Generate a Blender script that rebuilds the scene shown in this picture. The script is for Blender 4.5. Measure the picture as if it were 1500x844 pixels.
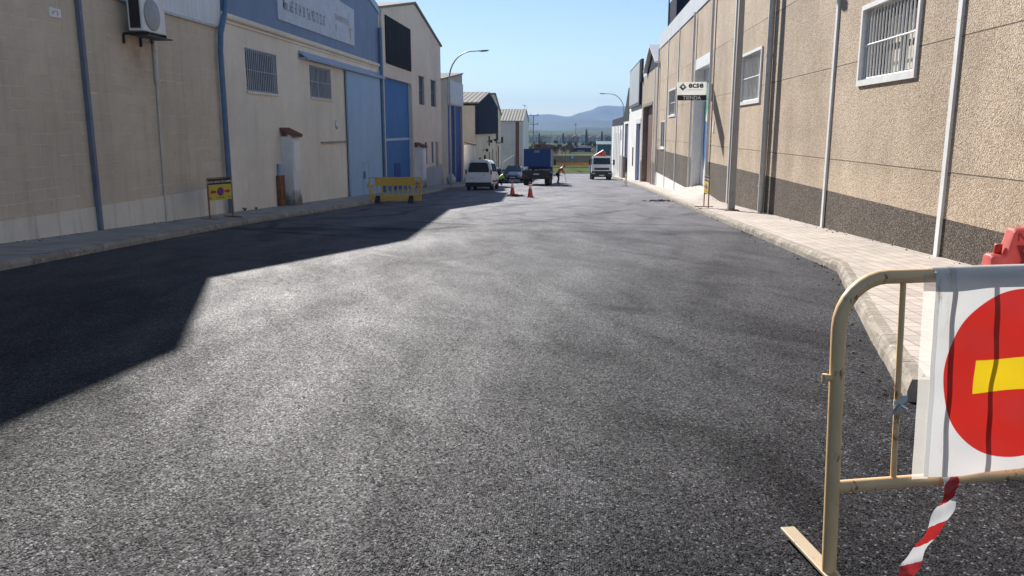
import bpy, bmesh, math, random
from mathutils import Vector, Matrix
random.seed(7)
S = bpy.context.scene
for o in list(bpy.data.objects):
    bpy.data.objects.remove(o)
col = S.collection
PI = math.pi

# ------------------------------------------------------------------ camera, sky, sun, exposure
CAM_Z = 1.6
cam_d = bpy.data.cameras.new('camera')
cam = bpy.data.objects.new('camera', cam_d)
col.objects.link(cam)
S.camera = cam
cam_d.sensor_width = 36.0
cam_d.lens = 1170 / 1500 * 36
cam_d.clip_end = 40000
cam_d.clip_start = 0.05
yaw, pitch = math.radians(4.698), math.radians(11.169)
cam.location = (0, 0, CAM_Z)
cam.rotation_euler = (PI / 2 - pitch, 0, yaw)

SUNV = Vector((-1, 2.42, 1.56)).normalized()          # towards the sun
sun_el = math.asin(SUNV.z)
sun_az = math.atan2(SUNV.x, SUNV.y)                   # from +Y, clockwise positive
W = bpy.data.worlds.new('World')
S.world = W
W.use_nodes = True
nt = W.node_tree
bg = nt.nodes['Background']
sky = nt.nodes.new('ShaderNodeTexSky')
sky.sky_type = 'NISHITA'
sky.sun_disc = False
sky.sun_elevation = sun_el
sky.sun_rotation = sun_az
sky.altitude = 450
sky.air_density = 1.0
sky.dust_density = 0.1
sky.ozone_density = 2.4
nt.links.new(sky.outputs[0], bg.inputs[0])
bg.inputs[1].default_value = 0.058
sd = bpy.data.lights.new('sun', 'SUN')
sd.energy = 4.7
sd.angle = math.radians(0.53)
sd.color = (1.0, 0.955, 0.89)
sun = bpy.data.objects.new('sun', sd)
col.objects.link(sun)
sun.location = (-30, 60, 60)
sun.rotation_euler = SUNV.to_track_quat('Z', 'Y').to_euler()
S.view_settings.view_transform = 'Standard'
S.view_settings.look = 'None'
S.view_settings.gamma = 1
S.view_settings.exposure = 1.0
try:
    S.view_settings.use_curve_mapping = False
except Exception:
    pass
S.render.engine = 'CYCLES'
S.cycles.max_bounces = 6
S.cycles.diffuse_bounces = 3
S.cycles.glossy_bounces = 2
S.cycles.transparent_max_bounces = 8
S.cycles.volume_bounces = 0
S.cycles.sample_clamp_indirect = 4

# ------------------------------------------------------------------ helpers
def G(y):
    """height of the road: falls 4.3 % away from the camera, levelling at the cross street"""
    if y <= 122: return -0.043 * y
    if y <= 140: return -5.246 - 0.03 * (y - 122)
    return -5.786 - 0.004 * (min(y, 500) - 140)

def wloc(o):
    v = Vector((0, 0, 0))
    while o is not None:
        v += o.location
        o = o.parent
    return v

def tag(o, label=None, cat=None, group=None, kind=None):
    if label: o['label'] = label
    if cat: o['category'] = cat
    if group: o['group'] = group
    if kind: o['kind'] = kind
    return o

def thing(name, label, cat, loc=(0, 0, 0), group=None):
    o = bpy.data.objects.new(name, None)
    o.empty_display_size = 0.2
    col.objects.link(o)
    o.location = loc
    return tag(o, label, cat, group)

def copy_tree(o, parent=None):
    c = o.copy()
    col.objects.link(c)
    if parent is not None: c.parent = parent
    for ch in [x for x in o.children]:
        copy_tree(ch, c)
    return c

class MB:
    def __init__(s):
        s.v = []; s.f = []; s.m = []; s.sm = []; s.uv = {}
    def face(s, pts, mi=0, smooth=False, uv=None):
        b = len(s.v)
        s.v += [tuple(p) for p in pts]
        s.f.append(tuple(range(b, b + len(pts)))); s.m.append(mi); s.sm.append(smooth)
        if uv: s.uv[len(s.f) - 1] = uv
    def mesh(s, verts, faces, mi=0, smooth=False):
        b = len(s.v)
        s.v += [tuple(p) for p in verts]
        for f in faces:
            s.f.append(tuple(b + i for i in f)); s.m.append(mi); s.sm.append(smooth)
    def box(s, x0, x1, y0, y1, z0, z1, mi=0):
        x0, x1 = sorted((x0, x1)); y0, y1 = sorted((y0, y1)); z0, z1 = sorted((z0, z1))
        V = [(x0,y0,z0),(x1,y0,z0),(x1,y1,z0),(x0,y1,z0),(x0,y0,z1),(x1,y0,z1),(x1,y1,z1),(x0,y1,z1)]
        s.mesh(V, [(0,3,2,1),(4,5,6,7),(0,1,5,4),(1,2,6,5),(2,3,7,6),(3,0,4,7)], mi)
    def prism(s, pts, vec, mi=0):
        n = len(pts); vec = Vector(vec)
        V = [Vector(p) for p in pts] + [Vector(p) + vec for p in pts]
        F = [tuple(reversed(range(n))), tuple(range(n, 2 * n))] + [(i, (i + 1) % n, n + (i + 1) % n, n + i) for i in range(n)]
        s.mesh(V, F, mi)
    def tube(s, pts, r, seg=8, mi=0, caps=True, smooth=True):
        pts = [Vector(p) for p in pts]; n = len(pts)
        rs = r if isinstance(r, (list, tuple)) else [r] * n
        V = []; up = None
        for i, p in enumerate(pts):
            t = (pts[min(i + 1, n - 1)] - pts[max(i - 1, 0)]).normalized()
            if up is None:
                a = Vector((0, 0, 1)) if abs(t.z) < .9 else Vector((0, 1, 0))
                up = (a - t * a.dot(t)).normalized()
            else:
                up = (up - t * up.dot(t)).normalized()
            sd_ = t.cross(up)
            for k in range(seg):
                an = 2 * PI * k / seg
                V.append(p + (up * math.cos(an) + sd_ * math.sin(an)) * rs[i])
        F = [(i*seg+k, i*seg+(k+1)%seg, (i+1)*seg+(k+1)%seg, (i+1)*seg+k) for i in range(n - 1) for k in range(seg)]
        s.mesh(V, F, mi, smooth)
        if caps:
            s.face([V[k] for k in reversed(range(seg))], mi); s.face([V[(n-1)*seg+k] for k in range(seg)], mi)
    def lathe(s, prof, o=(0,0,0), axis='z', seg=20, mi=0, smooth=True):
        V = []; n = len(prof)
        for r, t in prof:
            for k in range(seg):
                a = 2 * PI * k / seg; c, d = r * math.cos(a), r * math.sin(a)
                p = {'z': (c, d, t), 'x': (t, c, d), 'y': (d, t, c)}[axis]
                V.append((o[0] + p[0], o[1] + p[1], o[2] + p[2]))
        F = [(i*seg+k, i*seg+(k+1)%seg, (i+1)*seg+(k+1)%seg, (i+1)*seg+k) for i in range(n - 1) for k in range(seg)]
        s.mesh(V, F, mi, smooth)
        if prof[0][0] > 1e-4: s.face([V[k] for k in reversed(range(seg))], mi)
        if prof[-1][0] > 1e-4: s.face([V[(n-1)*seg+k] for k in range(seg)], mi)
    def loft(s, rings, mi=0, smooth=True, caps=True):
        n = len(rings[0]); V = [p for r in rings for p in r]
        F = [(i*n+k, i*n+(k+1)%n, (i+1)*n+(k+1)%n, (i+1)*n+k) for i in range(len(rings)-1) for k in range(n)]
        s.mesh(V, F, mi, smooth)
        if caps:
            s.face(list(reversed(rings[0])), mi); s.face(rings[-1], mi)
    def text(s, txt, o, ux, uy, size, mi=0, fat=0.0, align='CENTER', xs=1.0):
        cu = bpy.data.curves.new('lettering', 'FONT')
        cu.body = txt; cu.size = 1.0; cu.offset = fat; cu.align_x = align; cu.resolution_u = 3
        ob = bpy.data.objects.new('lettering', cu)
        col.objects.link(ob)
        dg = bpy.context.evaluated_depsgraph_get()
        me = ob.evaluated_get(dg).to_mesh()
        o = Vector(o); ux = Vector(ux).normalized() * size * xs; uy = Vector(uy).normalized() * size
        s.mesh([o + ux * v.co.x + uy * v.co.y for v in me.vertices], [tuple(p.vertices) for p in me.polygons], mi)
        bpy.data.objects.remove(ob); bpy.data.curves.remove(cu)
    def build(s, name, mats, parent=None, bevel=0, seg=2, smooth=None, loc=None, recalc=True, weld=False):
        me = bpy.data.meshes.new(name)
        off = wloc(parent) if parent is not None else (Vector(loc) if loc else Vector((0, 0, 0)))
        me.from_pydata([Vector(v) - off for v in s.v], [], s.f)
        if not isinstance(mats, (list, tuple)): mats = [mats]
        for m in mats: me.materials.append(m)
        me.polygons.foreach_set('material_index', s.m)
        me.polygons.foreach_set('use_smooth', [bool(smooth) if smooth is not None else x for x in s.sm])
        if s.uv:
            ul = me.uv_layers.new(name='map')
            for pi, uvs in s.uv.items():
                for li, u in zip(me.polygons[pi].loop_indices, uvs): ul.data[li].uv = u
        bm = bmesh.new(); bm.from_mesh(me)
        if weld or bevel: bmesh.ops.remove_doubles(bm, verts=bm.verts, dist=1e-4)
        if recalc: bmesh.ops.recalc_face_normals(bm, faces=bm.faces)
        if bevel:
            ed = [e for e in bm.edges if len(e.link_faces) == 2 and e.calc_face_angle(0) > 0.6]
            bmesh.ops.bevel(bm, geom=ed, offset=bevel, segments=seg, affect='EDGES', profile=.5, clamp_overlap=True)
        bm.to_mesh(me); bm.free()
        o = bpy.data.objects.new(name, me)
        col.objects.link(o)
        if parent is not None: o.parent = parent
        elif loc: o.location = loc
        return o

# ------------------------------------------------------------------ materials
class NT:
    def __init__(s, name):
        s.m = bpy.data.materials.new(name); s.m.use_nodes = True
        s.t = s.m.node_tree; s.b = s.t.nodes['Principled BSDF']; s.out = s.t.nodes['Material Output']
        s.tc = s.t.nodes.new('ShaderNodeTexCoord')
    def n(s, typ, ins=None, **kw):
        nd = s.t.nodes.new('ShaderNode' + typ)
        for k, v in kw.items(): setattr(nd, k, v)
        for k, v in (ins or {}).items(): s.set(nd.inputs[k], v)
        return nd
    def set(s, sock, v):
        if isinstance(v, bpy.types.NodeSocket): s.t.links.new(v, sock)
        elif isinstance(v, (tuple, list)) and sock.type == 'RGBA' and len(v) == 3: sock.default_value = (*v, 1)
        else: sock.default_value = v
    def math(s, op, a, b=0.0, c=0.0, clamp=False):
        nd = s.n('Math', operation=op, use_clamp=clamp)
        s.set(nd.inputs[0], a); s.set(nd.inputs[1], b); s.set(nd.inputs[2], c)
        return nd.outputs[0]
    def vm(s, op, a, b=(0, 0, 0)):
        nd = s.n('VectorMath', operation=op)
        s.set(nd.inputs[0], a)
        if op == 'SCALE': s.set(nd.inputs['Scale'], b)
        else: s.set(nd.inputs[1], b)
        return nd.outputs[0]
    def mix(s, f, a, b, blend='MIX'):
        nd = s.n('Mix', data_type='RGBA', blend_type=blend)
        s.set(nd.inputs[0], f); s.set(nd.inputs[6], a); s.set(nd.inputs[7], b)
        return nd.outputs[2]
    def noise(s, scale=5, detail=4, rough=.55, vec=None, sc=None, dist=0):
        v = vec if vec is not None else s.tc.outputs['Object']
        if sc: v = s.vm('MULTIPLY', v, sc)
        return s.n('TexNoise', {'Vector': v, 'Scale': scale, 'Detail': detail, 'Roughness': rough, 'Distortion': dist}).outputs[0]
    def ramp(s, f, lo, hi, a=0.0, b=1.0):
        return s.n('MapRange', {0: f, 1: lo, 2: hi, 3: a, 4: b}, clamp=True).outputs[0]
    def xyz(s, v=None):
        nd = s.n('SeparateXYZ', {0: v if v is not None else s.tc.outputs['Object']})
        return nd.outputs
    def bump(s, h, strength=.3, dist=.01, normal=None):
        nd = s.n('Bump', {'Height': h, 'Strength': strength, 'Distance': dist})
        if normal is not None: s.set(nd.inputs['Normal'], normal)
        return nd.outputs[0]
    def fin(s, color=None, rough=None, normal=None, metal=None, spec=None):
        for k, v in (('Base Color', color), ('Roughness', rough), ('Normal', normal), ('Metallic', metal), ('Specular IOR Level', spec)):
            if v is not None: s.set(s.b.inputs[k], v)
        return s.m

def sc3(c, k): return tuple(min(1, x * k) for x in c)

def paint(name, c, rough=.5, amt=.12, scale=3, metal=0, spec=.5, bump=0, bscale=60, dirt=None, dirt_amt=.35, dirt_scale=2.5):
    m = NT(name)
    f = m.ramp(m.noise(scale, 5), .3, .7)
    cc = m.mix(f, sc3(c, 1 - amt), sc3(c, 1 + amt))
    if dirt:
        d = m.ramp(m.noise(dirt_scale, 7, .65), .52, .72, 0, dirt_amt)
        cc = m.mix(d, cc, dirt)
    nrm = m.bump(m.noise(bscale, 3), bump, .01) if bump else None
    return m.fin(cc, m.ramp(m.noise(scale * 3, 3), .3, .7, max(.05, rough - .07), min(1, rough + .07)), nrm, metal, spec)

def plaster(name, c, stain=(.16, .13, .1), stain_amt=.4, grime=.5, grime_z=None, courses=None, blocks=None, bumpk=.35, spec=.15):
    """rendered wall: blotches, vertical run-off streaks, optional block courses"""
    m = NT(name)
    P = m.tc.outputs['Object']
    big = m.ramp(m.noise(.35, 5, .6), .3, .7)
    cc = m.mix(big, sc3(c, .86), sc3(c, 1.1))
    mid = m.ramp(m.noise(2.2, 6, .65), .35, .75, 0, .5)
    cc = m.mix(mid, cc, sc3(c, .84))
    st = m.ramp(m.noise(1.0, 6, .7, sc=(2.5, 2.5, .22)), .5, .75, 0, stain_amt)
    cc = m.mix(st, cc, stain)
    h = m.noise(35, 4, .6)
    if blocks:
        bw, bh = blocks
        x, y, z = m.xyz()
        vec = m.n('CombineXYZ', {0: y, 1: z, 2: 0.0}).outputs[0]
        br = m.n('TexBrick', {'Vector': vec, 'Color1': (.92, .92, .92), 'Color2': (1.02, 1.02, 1.02), 'Mortar': (1, 1, 1), 'Scale': 1.0, 'Mortar Size': .008, 'Mortar Smooth': .4, 'Brick Width': bw, 'Row Height': bh})
        gate = m.ramp(m.noise(1.1, 5, .6), .42, .66)
        cc = m.mix(m.math('MULTIPLY', br.outputs['Fac'], m.math('MULTIPLY', gate, .8)), cc, sc3(c, 1.3))
        cc = m.mix(.6, cc, m.mix(1, cc, br.outputs[0], 'MULTIPLY'))
        crs = m.ramp(m.math('ABSOLUTE', m.math('SUBTRACT', m.math('FRACT', m.math('DIVIDE', z, bh)), .5)), .455, .49)
        cc = m.mix(m.math('MULTIPLY', crs, m.ramp(m.noise(1.6, 5, .7, sc=(1, 1, 2.5)), .5, .68, 0, .5)), cc, sc3(c, .62))
        dk = m.ramp(m.noise(2.2, 5, .6, sc=(1, 1, 5)), .58, .74, 0, .32)
        cc = m.mix(dk, cc, sc3(c, .5))
        h = m.math('ADD', m.math('MULTIPLY', h, .6), m.math('MULTIPLY', br.outputs['Fac'], -.5))
    if courses:
        z = m.xyz()[2]
        w = m.math('ABSOLUTE', m.math('SUBTRACT', m.math('FRACT', m.math('DIVIDE', z, courses)), .5))
        ln = m.math('MULTIPLY', m.ramp(w, .485, .5), m.ramp(m.noise(.9, 4), .45, .7))
        cc = m.mix(m.math('MULTIPLY', ln, .4), cc, sc3(c, .6))
        h = m.math('SUBTRACT', h, m.math('MULTIPLY', ln, .6))
    if blocks:
        z2 = m.math('ADD', z, m.math('MULTIPLY', m.noise(.6, 2), .03))
        bed = m.ramp(m.math('ABSOLUTE', m.math('SUBTRACT', m.math('FRACT', m.math('DIVIDE', z2, bh * 2)), .5)), .465, .488)
        cc = m.mix(m.math('MULTIPLY', bed, m.ramp(m.noise(2.3, 5, .7, sc=(1, 1, 1.6)), .54, .64, 0, .75)), cc, sc3(c, 1.4))
        crk = m.ramp(m.math('ABSOLUTE', m.math('SUBTRACT', m.math('FRACT', m.math('DIVIDE', z2, bh)), .5)), .48, .495)
        cc = m.mix(m.math('MULTIPLY', crk, m.ramp(m.noise(4.1, 4, .7, sc=(1, .5, 1)), .6, .68, 0, .7)), cc, sc3(c, .4))
        wet = m.math('MULTIPLY', m.ramp(z, 2.6, 3.9), m.math('MULTIPLY', m.ramp(m.math('ABSOLUTE', m.math('SUBTRACT', y, 14.3)), .1, .9, 1, 0), m.ramp(m.noise(2.5, 5), .35, .6)))
        cc = m.mix(m.math('MULTIPLY', wet, .6), cc, (.35, .2, .11))
    nrm = m.bump(h, bumpk, .012)
    return m.fin(cc, .92, nrm, 0, spec)

def metal_sheet(name, c, period=.25, axis=1, rough=.45, depth=.02, amt=.1, spec=.4, dirt=(.2, .16, .12), dirt_amt=.2):
    m = NT(name)
    a = m.xyz()[axis]
    w = m.math('ABSOLUTE', m.math('SUBTRACT', m.math('FRACT', m.math('DIVIDE', a, period)), .5))
    h = m.ramp(w, .12, .3)
    f = m.ramp(m.noise(.8, 5), .3, .7)
    cc = m.mix(f, sc3(c, 1 - amt), sc3(c, 1 + amt))
    d = m.ramp(m.noise(1.3, 6, .7, sc=(2, 2, .25)), .52, .75, 0, dirt_amt)
    cc = m.mix(d, cc, dirt)
    return m.fin(cc, rough, m.bump(h, .8, depth), 0, spec)

def pebble(name, cols, joints, scale=34, avg=(.3, .24, .17), xd='y'):
    """washed aggregate precast panel: grains of several colours, recessed horizontal joints"""
    m = NT(name)
    P = m.vm('MULTIPLY', m.tc.outputs['Object'], (1, 1, .78))
    vo = m.n('TexVoronoi', {'Vector': P, 'Scale': scale, 'Randomness': 1.0})
    r = m.n('ValToRGB', {0: m.n('SeparateColor', {0: vo.outputs['Color']}).outputs[0]})
    cr = r.color_ramp
    while len(cr.elements) < len(cols): cr.elements.new(.5)
    for i, (p, c) in enumerate(cols):
        cr.elements[i].position = p; cr.elements[i].color = (*c, 1)
    cr.interpolation = 'CONSTANT'
    cc = r.outputs[0]
    gap = m.ramp(vo.outputs['Distance'], .42, .8, 0, .55)
    cc = m.mix(gap, cc, sc3(avg, .35))
    big = m.ramp(m.noise(.45, 6, .65), .3, .72)
    cc = m.mix(1, cc, m.mix(big, (.76, .74, .72), (1.12, 1.1, 1.08)), 'MULTIPLY')
    st = m.ramp(m.noise(1.0, 6, .7, sc=(1.6, 1.6, .18)), .48, .76, 0, .38)
    cc = m.mix(st, cc, sc3(avg, .6))
    x, y, z = m.xyz()
    pn = m.n('CombineXYZ', {0: m.math('FLOOR', m.math('DIVIDE', m.math('SUBTRACT', y, .9), 6.28)), 1: m.math('FLOOR', m.math('DIVIDE', m.math('SUBTRACT', z, .25), 2.1)), 2: 3.0}).outputs[0]
    tint = m.n('TexWhiteNoise', {'Vector': pn}, noise_dimensions='3D').outputs[0]
    cc = m.mix(1, cc, m.mix(tint, (.91, .9, .9), (1.07, 1.06, 1.05)), 'MULTIPLY')
    ln = None
    for j in joints:
        l = m.ramp(m.math('ABSOLUTE', m.math('SUBTRACT', z, j)), .006, .016, 1, 0)
        ln = l if ln is None else m.math('MAXIMUM', ln, l)
        # run-off below each joint
        g = m.ramp(m.math('SUBTRACT', j, z), 0, .5, .25, 0)
        g = m.math('MULTIPLY', g, m.math('GREATER_THAN', j, z))
        g = m.math('MULTIPLY', g, m.ramp(m.noise(2.4, 5, .6, sc=(1, 1, .15)), .4, .7))
        cc = m.mix(g, cc, (.14, .09, .05))
    h = m.math('MULTIPLY', vo.outputs['Distance'], -1)
    if ln is not None:
        cc = m.mix(m.math('MULTIPLY', ln, .62), cc, (.09, .065, .045))
        h = m.math('SUBTRACT', h, m.math('MULTIPLY', ln, 1.5))
    return m.fin(cc, .88, m.bump(h, .9, .012), 0, .2)

def asphalt():
    m = NT('asphalt')
    P = m.tc.outputs['Object']
    vo = m.n('TexVoronoi', {'Vector': P, 'Scale': 95.0})
    vo2 = m.n('TexVoronoi', {'Vector': P, 'Scale': 38.0})
    cs = m.n('SeparateColor', {0: vo.outputs['Color']}).outputs
    base = m.ramp(cs[0], 0, 1, .015, .046)
    pale = m.ramp(cs[1], .94, .97, 0, .11)
    base = m.math('ADD', base, pale)
    # binder sits in the gaps between stones
    base = m.math('MULTIPLY', base, m.math('MULTIPLY', m.ramp(vo.outputs['Distance'], .2, .7, 1.3, .3), m.ramp(vo2.outputs['Distance'], .45, .85, 1.1, .35)))
    rot = m.n('VectorRotate', {'Vector': P, 'Angle': .16}, rotation_type='Z_AXIS').outputs[0]
    patch = m.math('ADD', m.math('MULTIPLY', m.ramp(m.noise(.5, 6, .6, vec=rot, sc=(1.0, .16, 1), dist=.7), .34, .68), .55), m.math('MULTIPLY', m.ramp(m.noise(1.3, 6, .62, vec=m.n('VectorRotate', {'Vector': P, 'Angle': -.35}, rotation_type='Z_AXIS').outputs[0], sc=(1.0, .3, 1), dist=.8), .38, .66), .45))
    patch2 = m.ramp(m.noise(1.7, 5, .6, sc=(1, .5, 1)), .3, .72)
    base = m.math('MULTIPLY', base, m.ramp(patch, 0, 1, .55, 1.6))
    x, y, z = m.xyz()
    # asphalt made paler further down the street, uneven along its length
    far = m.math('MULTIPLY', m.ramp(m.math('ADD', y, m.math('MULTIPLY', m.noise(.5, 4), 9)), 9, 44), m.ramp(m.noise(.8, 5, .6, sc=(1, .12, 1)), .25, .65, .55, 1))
    far_pale = m.math('MULTIPLY', far, .155)
    base = m.math('ADD', base, far_pale)
    # tyre tracks: two families of arcs
    tr = None
    for (cx, cy, per, dst) in ((22, 30, 1.9, 1.3), (-38, 46, 2.6, 2.2), (16, 70, 2.2, 1.6)):
        dx = m.math('SUBTRACT', x, cx); dy = m.math('SUBTRACT', y, cy)
        rr = m.math('SQRT', m.math('ADD', m.math('MULTIPLY', dx, dx), m.math('MULTIPLY', dy, dy)))
        rr = m.math('ADD', rr, m.math('MULTIPLY', m.noise(.12, 3), dst))
        f = m.math('ABSOLUTE', m.math('SUBTRACT', m.math('FRACT', m.math('DIVIDE', rr, per)), .5))
        l = m.math('MULTIPLY', m.ramp(f, .39, .47), m.ramp(m.noise(.22, 3, .5, vec=m.vm('ADD', P, (cx, cy, 0))), .5, .62))
        tr = l if tr is None else m.math('MAXIMUM', tr, l)
    tr = m.math('MULTIPLY', tr, m.ramp(y, 9, 20, .25, .8))
    base = m.math('MULTIPLY', base, m.math('SUBTRACT', 1, m.math('MULTIPLY', tr, .55)))
    # transverse day joint
    jn = m.ramp(m.math('ABSOLUTE', m.math('SUBTRACT', m.math('ADD', y, m.math('MULTIPLY', m.noise(.6, 3), 1.6)), 20.4)), .15, .75, .55, 0)
    base = m.math('MULTIPLY', base, m.math('SUBTRACT', 1, jn))
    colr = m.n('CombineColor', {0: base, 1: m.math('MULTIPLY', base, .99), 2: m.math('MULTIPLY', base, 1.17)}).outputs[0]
    # every stone faces its own way: real facets, not a smooth sheet
    k = m.math('ADD', 1.0, m.math('MULTIPLY', patch2, .3))
    d1 = m.vm('SCALE', m.vm('SUBTRACT', vo.outputs['Color'], (.5, .5, .5)), k)
    d2 = m.vm('SCALE', m.vm('SUBTRACT', vo2.outputs['Color'], (.5, .5, .5)), .22)
    dd = m.vm('MULTIPLY', m.vm('ADD', d1, d2), (1, 1, .3))
    geo = m.n('NewGeometry')
    nrm = m.vm('NORMALIZE', m.vm('ADD', geo.outputs['Normal'], dd))
    nrm = m.bump(m.math('ADD', m.math('MULTIPLY', vo.outputs['Distance'], -1), m.math('MULTIPLY', vo2.outputs['Distance'], -.9)), .75, .008, nrm)
    rough = m.math('ADD', m.ramp(cs[2], 0, 1, .46, .74), m.math('MULTIPLY', m.math('SUBTRACT', 1, patch), .12))
    rough = m.math('ADD', rough, m.math('MULTIPLY', tr, .1))
    return m.fin(colr, rough, nrm, 0, m.math('MULTIPLY', m.ramp(patch, 0, 1, .06, .23), m.ramp(patch2, 0, 1, .8, 1.15)))

def tiles(name, c, size=.2, mort=(.12, .1, .09), stain_amt=.35):
    m = NT(name)
    P = m.tc.outputs['Object']
    br = m.n('TexBrick', {'Vector': P, 'Color1': (.82, .82, .82), 'Color2': (1.05, 1.05, 1.05), 'Mortar': (.4, .37, .34), 'Scale': 1.0, 'Mortar Size': .006, 'Mortar Smooth': .2, 'Brick Width': size, 'Row Height': size}, offset=0.0)
    f = m.ramp(m.noise(.7, 6, .65), .3, .7)
    cc = m.mix(f, sc3(c, .85), sc3(c, 1.1))
    cc = m.mix(1, cc, br.outputs[0], 'MULTIPLY')
    d = m.ramp(m.noise(1.6, 7, .7), .52, .75, 0, stain_amt)
    cc = m.mix(d, cc, mort)
    x, y, z = m.xyz()
    gr = m.math('ABSOLUTE', m.math('SUBTRACT', m.math('FRACT', m.math('DIVIDE', y, size / 4)), .5))
    h = m.math('SUBTRACT', m.math('MULTIPLY', m.ramp(gr, .1, .4), .35), br.outputs['Fac'])
    return m.fin(cc, .85, m.bump(h, .5, .006), 0, .25)

def kerbstone(name, c):
    m = NT(name)
    y = m.xyz()[1]
    f = m.ramp(m.noise(2, 7, .7), .3, .7)
    cc = m.mix(f, sc3(c, .6), sc3(c, 1.15))
    j = m.ramp(m.math('ABSOLUTE', m.math('SUBTRACT', m.math('FRACT', y), .5)), .486, .494, 0, .55)
    cc = m.mix(j, cc, (.05, .045, .04))
    chip = m.ramp(m.noise(6, 6, .7), .58, .66, 0, .7)
    cc = m.mix(chip, cc, sc3(c, 1.5))
    dk = m.ramp(m.noise(3.3, 6, .7), .55, .7, 0, .6)
    cc = m.mix(dk, cc, (.1, .085, .07))
    h = m.math('SUBTRACT', m.noise(9, 6, .7), m.math('MULTIPLY', j, .6))
    return m.fin(cc, .9, m.bump(h, .8, .03), 0, .2)

def glass_dark(name, c=(.02, .025, .03), rough=.08):
    return paint(name, c, rough, .3, 1.2, 0, .6)

def rusty(name, c, rust=(.16, .06, .025), amt=.6, lo=.56, rough=.42):
    m = NT(name)
    f = m.ramp(m.noise(4, 4), .3, .7)
    cc = m.mix(f, sc3(c, .9), sc3(c, 1.08))
    r = m.ramp(m.noise(14, 8, .75, sc=(1, 1, .5)), lo, lo + .05, 0, amt)
    cc = m.mix(r, cc, rust)
    return m.fin(cc, m.ramp(r, 0, 1, rough, .85), m.bump(m.noise(60, 4), .12, .003), 0, .45)

M = {}
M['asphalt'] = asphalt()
M['tile_r'] = tiles('pale_pavement_tiles', (.54, .475, .42), .2, (.2, .17, .14), .22)
M['tile_l'] = tiles('grey_pavement_tiles', (.40, .37, .34), .3)
M['kerb'] = kerbstone('kerb_concrete', (.38, .335, .28))
M['concrete'] = paint('concrete', (.34, .31, .28), .9, .2, 2.5, 0, .2, .4, 40, (.12, .1, .08), .4)
M['block'] = plaster('painted_block', (.715, .61, .475), (.33, .25, .17), .35, blocks=(.46, .22), bumpk=.45)
M['plinth_l'] = plaster('cream_plinth', (.86, .79, .68), (.40, .27, .17), .65, bumpk=.35)
M['cream'] = plaster('cream_render', (.86, .785, .66), (.4, .33, .24), .22, courses=1.35)
M['pinkish'] = plaster('beige_render', (.80, .70, .60), (.4, .33, .26), .2)
M['greybeige'] = plaster('grey_beige_render', (.58, .52, .44), (.2, .17, .14), .3)
M['yellowcream'] = plaster('yellow_cream_render', (.78, .70, .52), (.25, .2, .14), .25)
M['whitewall'] = plaster('white_render', (.82, .81, .79), (.35, .3, .25), .3)
M['white_sheet'] = metal_sheet('white_cladding', (.72, .75, .78), .24)
M['grey_sheet'] = metal_sheet('grey_cladding', (.42, .43, .44), .4)
M['roof_sheet'] = metal_sheet('roof_cladding', (.25, .235, .215), .5, 0, .85, .1, spec=.05)
M['roof_sheet_x'] = metal_sheet('roof_cladding_along', (.52, .5, .46), .8, 0)
M['blue_clad'] = metal_sheet('blue_cladding', (.165, .24, .385), .9, 1, .65, .006, .08)
M['trim_blue'] = paint('pale_blue_trim', (.34, .44, .62), .5)
M['sky_door'] = metal_sheet('pale_blue_door', (.30, .46, .66), 1.05, 1, .65, .006, .06, .4, (.2, .2, .22), .15)
M['blue_door'] = metal_sheet('blue_door', (.03, .155, .42), .55, 1, .7, .006, .08)
M['deep_blue'] = paint('deep_blue_paint', (.008, .06, .27), .75, .1, 2)
M['pipe_blue'] = paint('blue_pipe', (.10, .20, .34), .5, .15, 4, dirt=(.12, .1, .09))
M['pipe_grey'] = paint('grey_blue_pipe', (.15, .19, .26), .55, .12, 4, dirt=(.1, .08, .06))
M['white_pipe'] = paint('white_pipe', (.62, .60, .56), .5, .1, 4, dirt=(.3, .22, .15))
M['white_paint'] = paint('white_paint', (.78, .78, .77), .45, .06, 4, dirt=(.45, .4, .34), dirt_amt=.3)
M['bar_grey'] = paint('grey_bar', (.3, .32, .34), .45, .1, 5)
M['grille_grey'] = paint('pale_grille', (.42, .45, .5), .5, .1, 5)
M['bar_blue'] = paint('blue_bar', (.12, .17, .25), .5, .1, 5)
M['glass'] = glass_dark('dark_glass')
M['glass_blue'] = glass_dark('blue_glass', (.03, .05, .10))
M['dark_panel'] = metal_sheet('dark_louvre', (.03, .035, .045), .12, 2, .9, .02, spec=.05)
M['dark_clad'] = metal_sheet('dark_cladding', (.022, .03, .055), .5, 1, .9, .015, spec=.05, dirt_amt=.05)
M['black'] = paint('black_plastic', (.02, .02, .022), .5, .2, 5)
M['rubber'] = paint('rubber', (.022, .022, .023), .85, .25, 5)
M['steel'] = paint('steel', (.42, .43, .44), .38, .1, 5, .7)
M['galv'] = paint('galvanised', (.40, .42, .43), .45, .12, 6, .45, dirt=(.25, .22, .2))
M['pole'] = paint('pole_grey', (.33, .32, .31), .6, .15, 2.5, 0, .3, .2, 50, (.12, .1, .09))
M['tilecap'] = paint('terracotta_tile', (.20, .10, .07), .85, .25, 9, bump=.3, bscale=30)
M['rust'] = paint('rust', (.22, .09, .045), .9, .4, 5, bump=.4, bscale=50, dirt=(.06, .035, .025), dirt_amt=.7)
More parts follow.
